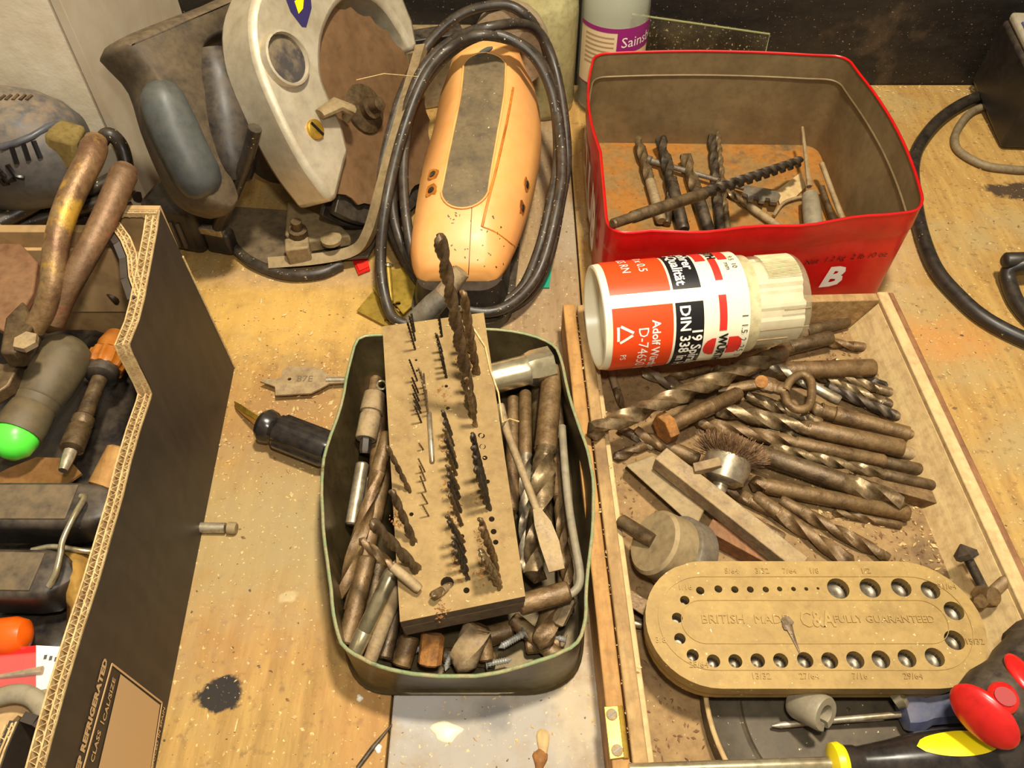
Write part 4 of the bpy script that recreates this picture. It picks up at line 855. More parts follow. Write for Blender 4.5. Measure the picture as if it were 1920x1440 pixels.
for k in range(33):
    y = .522-.076*math.cos(math.pi*k/32); e_ = min(1, math.sqrt(max(0, 1-((1-min((y-.446), (.598-y))/.016) if min(y-.446, .598-y) < .016 else 0)**2))+.02)
    zt, cx_, hw = sz(y); h = zt-ZB; lean = -.006*(y-.4)/.24; w_ = .0165*e_
    gp.append([V((cx_+lean+w_*a, y, ZB+h*(1.02-.022*abs(w_*a/.019)**1.6)+.0009)) for a in np.linspace(-1, 1, 9)])
G().rings(gp, False, False).build('grip_inlay', M['grip'], sand, 60)
edge = [r[0] for r in gp]+[r[-1] for r in reversed(gp)]
G().tube(edge, .0008, 6, False, True).build('grip_edge', M['oran'], sand, 60)
for px, py in ((812, 327), (809, 357), (987, 346), (979, 390)):
    l_, n_ = hit(gs_, px, py)
    if l_:
        disc(l_, n_, .0055, .006, 14, 0, .25, .0003).build('rust_patch', M['orand'], sand, 30); disc(l_, n_, .0026, .0022, 12, 0, 0, .0012).build('screw', M['blackm'], sand, 30)
l_, n_ = hit(gs_, 908, 99)
if l_: disc(l_+n_*.0009, n_, .0028, .0085, 16, 1.57 if abs(n_.orthogonal().normalized().x) > .5 else 0, .1).build('maker_mark', M['blueg'], sand, 30)
for k in range(34):
    l_, n_ = hit(gs_, random.uniform(840, 945), random.uniform(395, 515))
    if l_: disc(l_, n_, random.uniform(.0004, .0012), random.uniform(.0003, .0006), 7, random.random()*3, .2, .0002).build('paint_chip', M['rustd'], sand, 0)
def along(pxs, r, m, name):
    q = [hit(gs_, *p) for p in pxs]; q = [a for a, b in q if a]
    if len(q) > 2: G().tube(q, r, 6).build(name, m, sand, 60)
along([(885-k*.35, 384+k*7) for k in range(20)], .0003, M['rustd'], 'mould_seam')
along([q for q in spl([(962, 165), (950, 230), (932, 310), (912, 390), (904, 425)], 6)], .0011, MATS.get('sander_crease_shade') or mat('sander_crease_shade', C(206, 128, 44), C(180, 104, 30), 30, .5), 'crease_shade_line')  # darker orange tube paints the shade of a crease in the flank
along([q for q in spl([(904, 425), (930, 436), (965, 462)], 6)], .0006, MATS['sander_crease_shade'], 'crease_shade_line')
# base platen and skirt
bp_ = [(x-.029+(y-.5)*.085, y) for x, y in rrect(-.037, .037, .392, .61, .022, 6)]
G().rings([ring(bp_, z) for z in (.002, .010)]).build('platen', M['rubber'], sand, 40)
bp2 = [(x-.0295+(y-.5)*.085, y) for x, y in rrect(-.033, .033, .397, .615, .018, 6)]
G().rings([ring(bp2, .010), ring(bp2, .022), ring(inset(bp2, .003), .036)]).build('skirt', M['rubberc'], sand, 40)
# dust bag at the rear
R = []
for t in np.linspace(0, 1, 9):
    a = math.pi*t*.5; rr = max(.0008, math.cos(a)); yy_ = .620+.052*math.sin(a); R.append([V((-.002+.033*rr*math.cos(q)+.003*t, yy_, .092+.034*rr*math.sin(q))) for q in np.linspace(0, 2*math.pi, 19)[:-1]])
G().rings(R).build('dust_bag', M['bag'], sand, 60)
# cable wound round it
coil = [(1035, 140, .075), (1018, 75, .10), (985, 28, .122), (938, 9, .128), (860, 30, .12), (795, 95, .10), (745, 200, .075), (714, 327, .05), (727, 409, .03), (757, 482, .016), (800, 545, .008), (860, 581, .006), (920, 588, .006), (985, 558, .008), (1026, 492, .016), (1050, 387, .03), (1063, 280, .05), (1041, 129, .085), (1000, 52, .113),
        (925, 50, .129), (850, 75, .118), (788, 138, .1), (749, 258, .072), (735, 360, .05), (747, 440, .03), (783, 508, .018), (840, 560, .014), (920, 574, .013), (975, 545, .016), (1010, 470, .026), (1032, 380, .042), (1046, 290, .057), (1036, 180, .087), (995, 100, .112),
        (918, 64, .124), (838, 104, .108), (775, 194, .088), (757, 301, .066), (762, 409, .046), (783, 500, .028), (838, 566, .022), (930, 583, .018), (1004, 522, .024), (1042, 400, .046), (1054, 290, .064), (1030, 150, .09), (985, 88, .110),
        (905, 66, .126), (840, 92, .116), (793, 150, .105), (752, 260, .082), (723, 387, .058), (714, 495, .028), (727, 575, .012), (750, 604, .008), (800, 608, .006), (860, 590, .005)]
G().tube(path(coil, 7), .0040, 10).build('cable', M['rubber'], sand, 60)
# ================================================================ CIRCULAR SAW
n_s = V((.80, -.35, .48)).normalized(); A_s = P(697, 200, .092)
def S(px, py, off=0): return PP(px, py, A_s+n_s*off, n_s)
saw = thing('circular_saw', 'silver guarded circular saw with dark handle standing on bench', 'saw', P(600, 420, 0))
outl = spl([(622, 380), (565, 300), (508, 185), (476, 90), (478, 0), (530, -85), (635, -118), (728, -62), (776, 38)], 4)
inl = spl([(757, 62), (722, 12), (682, -12), (645, 0), (620, 35), (606, 80), (606, 140), (622, 185), (644, 232)], 4)
pts = [S(*p) for p in outl]+[S(786, 90), S(772, 97)]+[S(*p) for p in inl]+[S(657, 285), S(650, 306), S(634, 372)]
gg = G().extr(pts, -n_s*.036); gd = gg.build('blade_guard', M['alu'], saw, 30, .0042)
# blade, flange and bolt
uS = n_s.orthogonal().normalized(); vS = n_s.cross(uS)
RB = .0715
g = G(); k = 72; o1 = A_s-n_s*.010
tooth = [RB+(.003 if i % 3 == 0 else 0) for i in range(k)]
g.extr([o1+(uS*math.cos(2*math.pi*i/k)+vS*math.sin(2*math.pi*i/k))*tooth[i] for i in range(k)], n_s*.0018); g.build('saw_blade', M['brown'], saw, 30)
o2 = A_s-n_s*.019
dwn = (S(668, 420)-A_s); dwn = (dwn-n_s*dwn.dot(n_s)).normalized(); sid = n_s.cross(dwn)
lg = [o2+(dwn*math.cos(a)+sid*math.sin(a))*.086 for a in np.linspace(-.12, 1.2, 26)]+[o2+(dwn*math.cos(a)+sid*math.sin(a))*.045 for a in np.linspace(1.2, -.12, 16)]
G().extr(lg, n_s*.006).build('lower_guard', M['blackp'], saw, 30, .0008)
G().extr([p-n_s*.012 for p in lg], n_s*.004).build('lower_guard_back', M['blackp'], saw, 30, .0008)
G().lathe(A_s-n_s*.009, A_s+n_s, [(0, .019), (.003, .018), (.0045, .013), (.0048, .009), (.010, .009), (.0105, .0055), (.018, .0052), (.019, .003)], 24).build('arbor_bolt', M['rustd'], saw, 40)
# dust outlet
c = S(532, 112); G().rings([[c+n_s*h+(uS*math.cos(q)+vS*math.sin(q))*r for q in np.linspace(0, 2*math.pi, 29)[:-1]] for h, r in ((-.001, .0190), (.005, .0180), (.0055, .0165), (.0008, .0150))], True, False).build('dust_outlet', M['alu'], saw, 40)
G().rings([[c+n_s*h+(uS*math.cos(q)+vS*math.sin(q))*r for q in np.linspace(0, 2*math.pi, 29)[:-1]] for h, r in ((.003, .0156), (.0009, .0150), (.0009, .0001))], True, False).build('outlet_bore', mat('shaded_dusty_bore', C(66, 60, 58), C(128, 112, 86), 26, .7, ramp=(.5, .6)), saw, 40)  # dark tone paints the shaded depth of an uncut hole, with dust
c = S(590, 243); gS = G().lathe(c-n_s*.001, c+n_s, [(0, .0072), (.003, .0068), (.0035, .006)], 20).build('slotted_screw', M['brass'], saw, 40)
G().bar(c+n_s*.0028-(uS*.6+vS*.8)*.006, c+n_s*.0028+(uS*.6+vS*.8)*.006, .0016, .0012, tuple(n_s)).build('slot', M['blk'], gS, 0)
G().tube([S(600, 214, .004), S(632, 196, .008), S(655, 205, .010), S(648, 225, .004)], [.005, .0075, .008, .004], 10, flat=.6).build('lock_lever', M['mazak'], saw, 50)
# warning sticker
g = G(); g.extr([S(532, -12, .0003), S(582, -12, .0003), S(584, 15, .0003), S(574, 51, .0003), S(566, 50, .0003), S(545, 22, .0003)], n_s*.0002)
stk = g.build('sticker', mat('navy_sticker', C(52, 44, 88), None, rough=.4), saw, 0)
G().extr([S(552, 2, .0007), S(570, -8, .0007), S(568, 16, .0007), S(560, 26, .0007)], n_s*.0001).build('sticker_symbol', M['yellow'], stk, 0)
# motor and gear housing behind the guard
G().lathe(A_s-n_s*.034, A_s-n_s, [(0, .038), (.004, .042), (.03, .042), (.034, .036), (.085, .036), (.095, .030), (.10, .012)], 28).build('motor_housing', M['blackd'], saw, 40)
def S2(px, py, off): return PP(px, py, A_s-n_s*off, n_s)
OH = .062
ho = [(218, 90), (230, 70), (300, 40), (380, 10), (455, -20), (470, 20), (440, 64), (395, 84), (380, 104), (384, 140), (400, 220), (420, 300), (446, 372), (430, 402), (398, 398), (362, 372), (328, 310), (296, 230), (274, 158), (240, 118)]
ho = [tuple(q) for q in spl(ho, 3, True)]
hp = [S2(*q, OH-.010) for q in ho]; hf = [S2(*q, OH-.019) for q in ho]; cen = sum(hf, V((0, 0, 0)))/len(hf)
def shrink(ps, k):       # pull the outline in along its own in-plane normals
    out = []; m = len(ps)
    for i in range(m):
        t = ps[(i+1) % m]-ps[i-1]; nn = n_s.cross(t).normalized(); out.append(ps[i]+nn*k)
    return out
sg = 1 if sum((shrink(hp, .001)[i]-hp[i]).dot(cen-hp[i]) for i in range(len(hp))) > 0 else -1
G().rings([[p-n_s*.030 for p in shrink(hp, sg*.005)], [p-n_s*.026 for p in shrink(hp, sg*.003)], [p-n_s*.016 for p in hp], [p-n_s*.004 for p in hp], [p+n_s*.004 for p in shrink(hp, sg*.0025)], [p+n_s*.007 for p in shrink(hp, sg*.0045)], [p+n_s*.008 for p in shrink(hp, sg*.006)]]).build('handle_frame', M['blackd'], saw, 50)
G().tube([S2(*q, OH-.010) for q in spl([(296, 152), (312, 205), (342, 275), (376, 340), (394, 368)], 4)], [.006, .011, .0135, .0145, .015, .0155, .016, .016, .016, .016, .016, .016, .015, .014, .012, .009, .005], 14, flat=1.1).build('grip_pad', M['blueg'], saw, 60)
G().tube([S2(*q, OH-.012) for q in spl([(395, 95), (415, 180), (430, 270), (445, 340)], 4)], [.012, .015, .017, .018, .018, .019, .019, .019, .018, .017, .016, .014, .010], 12).build('trigger_block', M['blackp'], saw, 50)
# sole plate: thick dusty lip, plate, bracket and clamp
ZS = .010
sp_ = [(380, 420), (440, 392), (560, 400), (640, 420), (700, 300), (745, 150), (800, 100), (812, 120), (770, 300), (715, 440), (690, 486), (500, 500), (470, 485)]
G().extr([P(x, y, .006) for x, y in sp_], (0, 0, .003)).build('sole_plate', M['blackd'], saw, 30, .0008)
lip = [(505, 492, .010), (600, 484, .011), (666, 468, .015), (692, 436, .030), (712, 370, .052), (728, 310, .063), (756, 210, .082), (790, 90, .104)]
G().tube(path(lip, 5), .0066, 4, flat=.8).build('sole_lip', M['mazak'], saw, 30)
G().extr([P(x, y, .011) for x, y in ((545, 398), (590, 415), (640, 440), (662, 462), (560, 478), (540, 460))], (0, 0, .012)).build('bevel_bracket', M['mazak'], saw, 30, .002)
c = P(560, 470, .018); G().box(c, .018, .014, .016, Matrix.Rotation(.2, 3, 'Z')).build('clamp_block', M['mazak'], saw, 30, .0015)
G().lathe(P(562, 452, .020), P(558, 430, .032), [(0, .007), (.012, .007), (.0125, .004), (.02, .004)], 12).build('clamp_bolt', M['rustd'], saw)
c = P(622, 452, .024); G().lathe(c, c+V((0, 0, 1)), [(0, .008), (.003, .008), (.0045, .005), (.0046, .001)], 16).build('wing_stud', M['mazak'], saw)
G().tube(path([(478, 240, .125), (462, 300, .10), (434, 372, .066), (412, 420, .034), (410, 442, .014), (440, 465, .006), (480, 495, .005), (540, 515, .005), (600, 512, .005), (640, 495, .005)], 6), .0046, 10).build('power_cord', M['rubber'], saw, 60)
tag(G().tube([S(668, 150, .014), S(720, 138, .02), P(800, 145, .105)], [.0003, .0003, .0002], 5).build('cobweb_strand', M['chip']), 'single dusty cobweb strand between saw blade and cable coil', 'cobweb')
# ================================================================ GREY POWER TOOL (left) AND ITS CABLE
jt = thing('grey_power_tool', 'slate grey vented power tool by the plastered pier', 'power tool', P(60, 300, .05))
R = []
for px, py, rz, ry, zc in ((-160, 275, .044, .036, .088), (-60, 276, .045, .037, .088), (20, 276, .044, .037, .088), (80, 280, .040, .036, .088), (120, 283, .033, .032, .088), (142, 278, .022, .026, .090), (150, 272, .012, .016, .092)):
    c = P(px, py, zc); c.y = .490; c.x = (px-960)/1500*(.49*.629+(CH-zc)*.777)
    R.append([c+V((0, ry*math.cos(q)*abs(math.cos(q))**-.25 if abs(math.cos(q)) > .02 else 0, rz*math.sin(q))) for q in [2*math.pi*j/32 for j in range(32)]])
gj = G(); gj.rings(R); gj.build('housing', M['greyp'], jt, 60)
# split line ridge between dusty lid and side, and vents
def jl(px, py):
    l_, n_ = hit(gj, px, py); return (l_, n_)
rp = [jl(x, y)[0] for x, y in ((2, 276), (30, 268), (60, 256), (90, 238), (112, 230))]
rp = [p for p in rp if p]
if len(rp) > 2: G().tube(rp, .0025, 8).build('shoulder_ridge', M['greyl'], jt, 60)
for pts_ in [((22, 275), (32, 306)), ((44, 270), (54, 300)), ((63, 264), (76, 296)), ((0, 320), (14, 340), (28, 335)), ((14, 308), (30, 330), (46, 333)), ((0, 335), (8, 344), (16, 342)), ((-10, 310), (4, 325), (10, 330))]:
    q = [jl(*p) for p in pts_]
    if all(a for a, b in q): G().tube([a+b*.0003 for a, b in q], .0018, 6).build('vent_slot', M['blk'], jt, 50)
for x in (2, 14, 27, 40, 52):
    q = [jl(x+7, 178+abs(x-30)*.05), jl(x-3, 188)]
    if all(a for a, b in q): G().tube([a for a, b in q], .0012, 6).build('vent_slot', M['rustd'], jt, 50)
c = P(148, 232, .10); c.y = .478
G().box(c+V((.0, 0, 0)), .020, .022, .026, Matrix.Rotation(.35, 3, 'Y')).build('felt_nose', mat('olive_felt', C(140, 118, 62), C(120, 98, 48), 60, .9), jt, 30, .003)
cy1 = [(-30, 430, .05), (60, 385, .052), (130, 335, .056), (185, 270, .07), (205, 252, .075), (228, 275, .065), (238, 320, .05), (235, 360, .03)]
gcb = G().tube(path(cy1, 6), .0055, 10)
for cp in ([(-30, 402, .035), (60, 388, .035), (140, 370, .035), (220, 330, .04)], [(-30, 440, .03), (50, 418, .03), (130, 395, .03), (230, 370, .03)], [(-30, 470, .016), (60, 440, .016), (150, 415, .016), (250, 390, .016)], [(-20, 385, .012), (100, 350, .012), (210, 300, .015), (250, 330, .012), (262, 370, .010)], [(60, 470, .010), (160, 440, .010), (240, 420, .01)]):
    gcb.tube(path(cp, 5), .0055, 10)
gcb.build('cable', M['rubber'], jt, 60)
# ================================================================ PLUG
pg = thing('mains_plug', 'black ribbed mains plug lying behind the cardboard box', 'plug', P(345, 420, 0))
pc = P(342, 405, .026); RT = Matrix.Rotation(-.25, 3, 'Z')
G().box(pc, .044, .034, .044, RT).build('plug_body', M['blackp'], pg, 30, .006)
for i in range(5): G().box(pc+RT@V((-.016+.006*i, -.0175, -.004)), .003, .003, .024, RT).build('grip_rib', M['blackd'], pg, 30, .0008)
G().box(pc+RT@V((.032, -.006, -.012)), .022, .012, .020, RT).build('cable_collar', M['blackp'], pg, 30, .003)
G().box(pc+RT@V((.030, -.010, .000)), .020, .006, .006, RT).build('pin', M['steel'], pg, 30, .0006)
# ================================================================ JARS AND PANE
glass = mat('jar_glass', C(226, 226, 196), None, rough=.05, trans=.0, alpha=.22, spec=.9)
glassy = mat('cloudy_jar_glass', C(206, 196, 140), C(190, 178, 122), 30, .12, alpha=.62, spec=.9)
def jar(c, r, h, lab, gm, name='glass_jar'):
    t = thing(name, lab, 'jar', c); c = V(c); up_ = V((0, 0, 1))
    G().lathe(c, c+up_, [(.0, r*.85), (.002, r*.97), (.006, r), (h*.70, r), (h*.78, r*.97), (h*.84, r*.85), (h*.87, r*.80), (h*.88, r*.86), (h*.90, r*.86), (h*.91, r*.80), (h*.94, r*.80), (h*.95, r*.86), (h*.97, r*.86), (h, r*.82), (h, r*.76), (h*.85, r*.76), (h*.76, r*.93), (.006, r*.95), (.005, .001)], 40, False).build('glass_wall', gm, t, 50)
    return t
jc = V((.0905, .6935, 0)); JR = .030
ja = jar(jc, JR, .135, 'clear glass jar with purple and cream label by the red tin', glass)
def jcyl(th, z, r=JR+.0004): return V((jc.x+r*math.sin(th), jc.y-r*math.cos(th), z))
def jpatch(t0, t1, z0, z1, m, name, dr=0, skew=0):
    n = 24; return G().rings([[jcyl(t0+(t1-t0)*k/n, z, JR+.0004+dr) for k in range(n+1)] for z in (z0, z1)], False, False).build(name, m, ja, 60)
lab_ = jpatch(-1.25, 1.4, .033, .088, mat('cream_label', C(232, 206, 160), None, rough=.55), 'label')
jpatch(.0, 1.4, .066, .084, mat('purple_label', C(150, 36, 112), None, rough=.5), 'label_band', .0002); jpatch(-1.25, 1.4, .084, .088, MATS['purple_label'], 'label_band', .0002)
place_text("Sainsbury's", .013, lambda x, y: jcyl(.12+x/JR, .075+y, JR+.0008), 'whitep', ja, align='LEFT')
for k in range(7): jpatch(-1.0, -.08, .080-k*.0042, .0788-k*.0042, mat('label_small_print', C(176, 146, 104), None), 'small_print', .0002)
for k in range(13):
    a = -.62+k*.042; jpatch(a, a+.012+.014*(k % 3 == 0), .036, .050, M['blk'], 'barcode_bar', .0002)
jpatch(-1.25, 1.4, .0325, .0335, MATS['purple_label'], 'label_band', .0002)
G().lathe(jc+V((0, 0, .006)), jc+V((0, 0, 1)), [(0, .001), (0, JR*.93), (.020, JR*.93), (.023, JR*.6), (.024, .001)], 24).build('nails_inside', M['rustd'], ja, 40)
j2c = V((.026, .692, 0)); j2 = jar(j2c, .0325, .130, 'cloudy greenish glass jar behind the orange sander', glassy)
G().lathe(j2c+V((0, 0, .006)), j2c+V((0, 0, 1)), [(0, .001), (0, .0300), (.082, .0300), (.084, .001)], 24).build('pale_contents', mat('pale_powder', C(214, 200, 148), C(196, 180, 128), 40, .8), j2, 40)
pn = [PYY(1185, 27, .7145), PYY(1443, 64, .7145)]; pb = [V((pn[0].x-.002, .690, .001)), V((pn[1].x-.006, .690, .001))]
pane = thing('glass_sheet', 'dusty dark glass sheet leaning on the tarred wall', 'glass sheet', (pn[0]+pn[1])*.5-V((0, .02, (pn[0].z+pn[1].z)*.5)))
pv = V((0, .003, .0003))
G().extr([pb[0], pb[1], pn[1], pn[0]], pv).build('pane', mat('dusty_glass', C(84, 72, 48), C(52, 44, 30), 30, .15, alpha=.55, speck=.9, scol=C(196, 178, 130)), pane, 0)
G().tube([pn[0], pn[1], pn[1].lerp(pb[1], .5)], .0009, 6).build('ground_edge', mat('glass_edge', C(150, 150, 100), None, rough=.3), pane)
# clutter between saw and wall: battered tin lid
lb = thing('wooden_offcut', 'grimy wooden offcut behind the saw against the wall', 'offcut', P(820, 60, .0))
G().box(P(830, 60, .03)+V((0, -.06, 0)), .07, .05, .06, Matrix.Rotation(.3, 3, 'Z')).build('block', M['mazak'], lb, 30, .002)
G().box(P(830, 60, .03)+V((.0, -.075, .034)), .05, .02, .010, Matrix.Rotation(.3, 3, 'Z')).build('black_strip', M['blackp'], lb, 30, .001)
# ================================================================ RIGHT: ADAPTER AND CABLES
ad_ = thing('metal_cased_charger', 'black charger with silver top at the photo\'s right edge', 'charger', P(1960, 240, 0))
RZ = Matrix.Rotation(-.05, 3, 'Z')@Matrix.Rotation(.10, 3, 'X')
q0 = P(1905, 150, .075); cbx = V((q0.x+.078, .660, .038))
G().box(cbx, .10, .10, .064, RZ).build('body', M['blackp'], ad_, 30, .004)
G().box(cbx+RZ@V((0, 0, .036)), .096, .096, .008, RZ).build('silver_top', M['alu'], ad_, 30, .003)
G().box(cbx+RZ@V((-.040, -.01, .0405)), .010, .08, .002, RZ).build('blue_stripe', M['bluepl'], ad_, 30, .0006)
tag(G().tube(path([(1900, 160, .012), (1865, 173, .008), (1810, 192, .006), (1760, 226, .0055), (1725, 270, .0055), (1712, 310, .0055), (1714, 360, .0055), (1726, 430, .0055), (1752, 500, .0055), (1792, 550, .0055), (1850, 600, .0055), (1940, 645, .0055), (2080, 700, .0055), (2300, 760, .0055)], 7), .0056, 12).build('black_cable', M['rubberc'], None, 60), 'thick black cable sweeping round the right of the red tin', 'cable')
tag(G().tube(path([(1905, 188, .012), (1870, 195, .006), (1825, 208, .004), (1800, 235, .0035), (1790, 262, .0035), (1800, 285, .0035), (1840, 308, .0035), (1880, 316, .0035), (1945, 318, .0035), (2080, 300, .0035), (2250, 330, .0035)], 7), .0036, 10).build('grey_cable', M['greyc'], None, 60), 'thin grey cable looping out below the charger', 'cable')
tag(G().tube(path([(2250, 760, .006), (2080, 690, .006), (1960, 620, .006), (1912, 575, .006), (1892, 530, .008), (1893, 505, .014), (1925, 495, .02), (1960, 490, .02), (2060, 500, .012), (2250, 540, .006)], 6), .0055, 12).build('cable_end', M['rubberc'], None, 60), 'looped black cable end at the right edge below the knot', 'cable')
tag(G().lathe(P(1881, 489, .020), P(1960, 487, .020), [(0, .004), (.002, .0062), (.03, .0062), (.034, .0045)], 14).build('cable_sleeve', M['rubberc'], None, 50), 'short thick black sleeve crossing the looped cable end', 'sleeve')
# ================================================================ CARDBOARD FRUIT BOX
w0, w1 = P(440, 690, 0), P(300, 1400, 0); wd = (w1-w0).normalized(); wn_ = V((-wd.y, wd.x, 0))
if wn_.x < 0: wn_ = -wn_
box = thing('cardboard_box', 'black printed corrugated cardboard fruit box full of hand tools', 'box', w0.lerp(w1, .5)+V((-.11, 0, 0)))
def W(px, py, off=0): return PP(px, py, w0-wn_*off, wn_)
def Wc(s, h, off=0): return w0+wd*s+V((0, 0, h))-wn_*off
edge_px = [(301, 393), (296, 430), (285, 490), (272, 560), (262, 600), (244, 645), (252, 665), (285, 695), (293, 712), (283, 750), (266, 800), (246, 870), (232, 930), (212, 1000), (188, 1085), (158, 1180), (128, 1280), (104, 1368), (80, 1460)]
TH = .0075
ed = [W(*p) for p in edge_px]
for i in range(1, len(ed)):       # keep the outline running forward along the wall
    s_i = (ed[i]-w0).dot(wd); s_p = (ed[i-1]-w0).dot(wd)
    if s_i < s_p+.0012: ed[i] = ed[i]+wd*(s_p+.0012-s_i)
bot = [V((p.x, p.y, .0005)) for p in ed]
g = G(); g.rings([[b, t] for b, t in zip([w0+V((0, 0, .0005))]+[w0.lerp(w1, (p-w0).dot(wd)/(w1-w0).length)+V((0, 0, .0005)) for p in ed[1:]], ed)], False, False)
g2 = G(); g2.v = [v.copy() for v in g.v]+[v-wn_*.0009 for v in g.v]; nn = len(g.v); g2.f = list(g.f)+[tuple(i+nn for i in f) for f in g.f]
g2.build('outer_liner', M['card'], box, 40, flip=False)
sil = G(); sil.rings([[v-wn_*TH+V((0, 0, -.001)) for v in r] for r in zip(g.v[0::2], g.v[1::2])], False, False); sil.build('inner_liner', M['cardi'], box, 40, flip=False)
def fluted_edge(e, nrm, th, name, depth=.009, step=.0038):
    """two rows of corrugation and three liners seen end-on along an edge polyline"""
    pl = [V(p) for p in e]; L = [0]
    for a, b in zip(pl, pl[1:]): L.append(L[-1]+(b-a).length)
    def at(s):
        for i in range(len(pl)-1):
            if s <= L[i+1]: return pl[i].lerp(pl[i+1], (s-L[i])/max(1e-9, L[i+1]-L[i]))
        return pl[-1].copy()
    gl = G()
    for o_ in (.0010, th*.5, th):
        for q in (-.0004, .0004): gl.rings([[p-nrm*(o_+q)+V((0, 0, -.0003+random.uniform(-.0005, .0002))), p-nrm*(o_+q)+V((0, 0, -depth))] for p in pl], False, False)
        gl.rings([[p-nrm*(o_-.0004)+V((0, 0, -.0003)), p-nrm*(o_+.0004)+V((0, 0, -.0003))] for p in pl], False, False)
    n = int(L[-1]/step*4)
    for a, b in ((.0010, th*.5), (th*.5, th)):
        zz = []
        for k in range(n+1):
            s = L[-1]*k/n; o_ = (a+b)/2+(b-a)*.47*math.sin(2*math.pi*k/4*.98+math.pi/4); zz.append(at(s)-nrm*o_+V((0, 0, random.uniform(-.0012, -.0002))))
        for q in (-.0003, .0003): gl.rings([[p+nrm*q, p+nrm*q+V((0, 0, -depth))] for p in zz], False, False)
        gl.rings([[p+nrm*.0003, p-nrm*.0003] for p in zz], False, False)
    return gl.build(name, M['liner'], box, 0, flip=False)
fluted_edge(ed, wn_, TH, 'corrugated_edge')
G().tube([ed[0].lerp(w0, .25), w0+V((0, 0, .001))], .0009, 6).build('cut_edge', M['liner'], box)
# floor of the flutes, so that one looks into dark corrugations
gx = G(); gx.rings([[p-wn_*.001+V((0, 0, -.007)), p-wn_*TH+V((0, 0, -.007))] for p in ed], False, False); gx.build('flute_shadow', M['cardi'], box, 0, flip=False)
# rear wall and the triangular corner column
zc = ed[0].z
rl = P(182, 392, zc); rr_ = ed[0]; dg = [P(x, y, z_) for x, y, z_ in ((182, 392, zc), (205, 425, zc), (224, 452, zc-.001), (236, 482, W(285, 482).z-.001), (239, 520, W(278, 520).z-.001), (252, 558, W(268, 565).z-.002))]
def sheet(pl, zbot, name, m, th=.004, nrm=None, drop=0):
    pl = [V(p) for p in pl]; g = G()
    for i in range(len(pl)-1):
        d = (pl[i+1]-pl[i]); nr = nrm or V((d.y, -d.x, 0)).normalized()
        g.extr([pl[i], pl[i+1], V((pl[i+1].x, pl[i+1].y, zbot)), V((pl[i].x, pl[i].y, zbot))], nr*th)
    return g.build(name, m, box, 30)
sheet([rr_-wn_*.001, rl], .001, 'rear_corner_sheet', M['cardb'], .0035)
sheet(dg, .001, 'corner_column', M['card'], .0035)
fluted_edge([p+V((0, 0, .0006)) for p in dg], V((dg[-1].y-dg[0].y, -(dg[-1].x-dg[0].x), 0)).normalized(), .0055, 'corrugated_edge', .004)
tc_ = [rr_-wn_*.001+V((0, 0, .0005)), rl+V((0, 0, .0005))]; fluted_edge(tc_, V((0, 1, 0)), .003, 'corrugated_edge', .003)
gk = G(); gk.v = [p+V((0, 0, -.03)) for p in (rr_-wn_*.006, dg[0], dg[2], dg[3], dg[5])]; gk.f = [(0, 1, 2, 3, 4)]; gk.build('column_bottom', M['cardb'], box, 0, flip=False)
yr = rl.y; zr = PYY(150, 432, yr-.006).z
G().box((rl.x-.13, yr-.004, zr/2), .27, .006, zr).build('rear_wall', M['cardi'], box, 30, .0006)
G().box((rl.x-.13, yr-.0085, zr-.036), .27, .0025, .050).build('rear_lip', M['cardb'], box, 30, .0005)
G().box((-.468, .225, .045), .006, .27, .09).build('far_side_wall', M['cardi'], box, 30, .0006)
G().box((-.335, .225, .003), .26, .26, .004).build('box_floor', M['cardi'], box, 30)
# print on the side wall: map wall metres to points; text runs towards the rear
def WT(px, py): p = W(px, py); return (p-w0).dot(wd), p.z
def wtext(s, size, px, py, m='cardk', bold=.0003, align='CENTER', sp=1.05):
    s0, h0 = WT(px, py); place_text(s, size, lambda x, y: Wc(s0-x, h0+y, -.0004), m, box, bold=bold, align=align, spacing=sp)
wtext('KEEP REFRIGERATED', .0054, 197, 1236, align='RIGHT')
pan = [W(212, 1250, -.0003), W(303, 1318, -.0003), W(278, 1470, -.0003), W(150, 1500, -.0003)]
def quad(pxs, m, name, off=.0003):
    g = G(); g.v = [W(*p, -off) for p in pxs]; g.f = [tuple(range(len(pxs)))]; return g.build(name, M[m], box, 0, flip=False)
quad([(226, 1264), (300, 1322), (278, 1470), (178, 1470)], 'cardk', 'print_panel')
for a, b in (((210, 1245), (304, 1318)), ((210, 1245), (140, 1500)), ((304, 1318), (280, 1470))):
    p, q = W(*a, -.0004), W(*b, -.0004); G().bar(p, q, .0009, .0003, tuple(wn_)).build('print_line', M['cardk'], box, 0)
wtext('CAL/SIZE', .0044, 213, 1272, align='RIGHT', bold=.0001); wtext('CLASS  |', .0044, 190, 1352, align='RIGHT', bold=.0001)
wtext('PRODUCED IN SPAIN', .0036, 307, 1326, align='RIGHT', bold=.0001); wtext('70/', .0042, 84, 1420, align='RIGHT', bold=.0001)
# front corner flap
fz = W(104, 1368).z
fz -= .010; fl_ = [P(84, 1378, fz), P(60, 1360, fz), P(36, 1352, fz), P(14, 1404, fz), P(-10, 1474, fz)]
sheet(fl_, .001, 'front_corner_flap', M['card'], .004)
fluted_edge([p+V((0, 0, .0006)) for p in fl_[2:]], V((1, .3, 0)).normalized(), .005, 'corrugated_edge', .004)
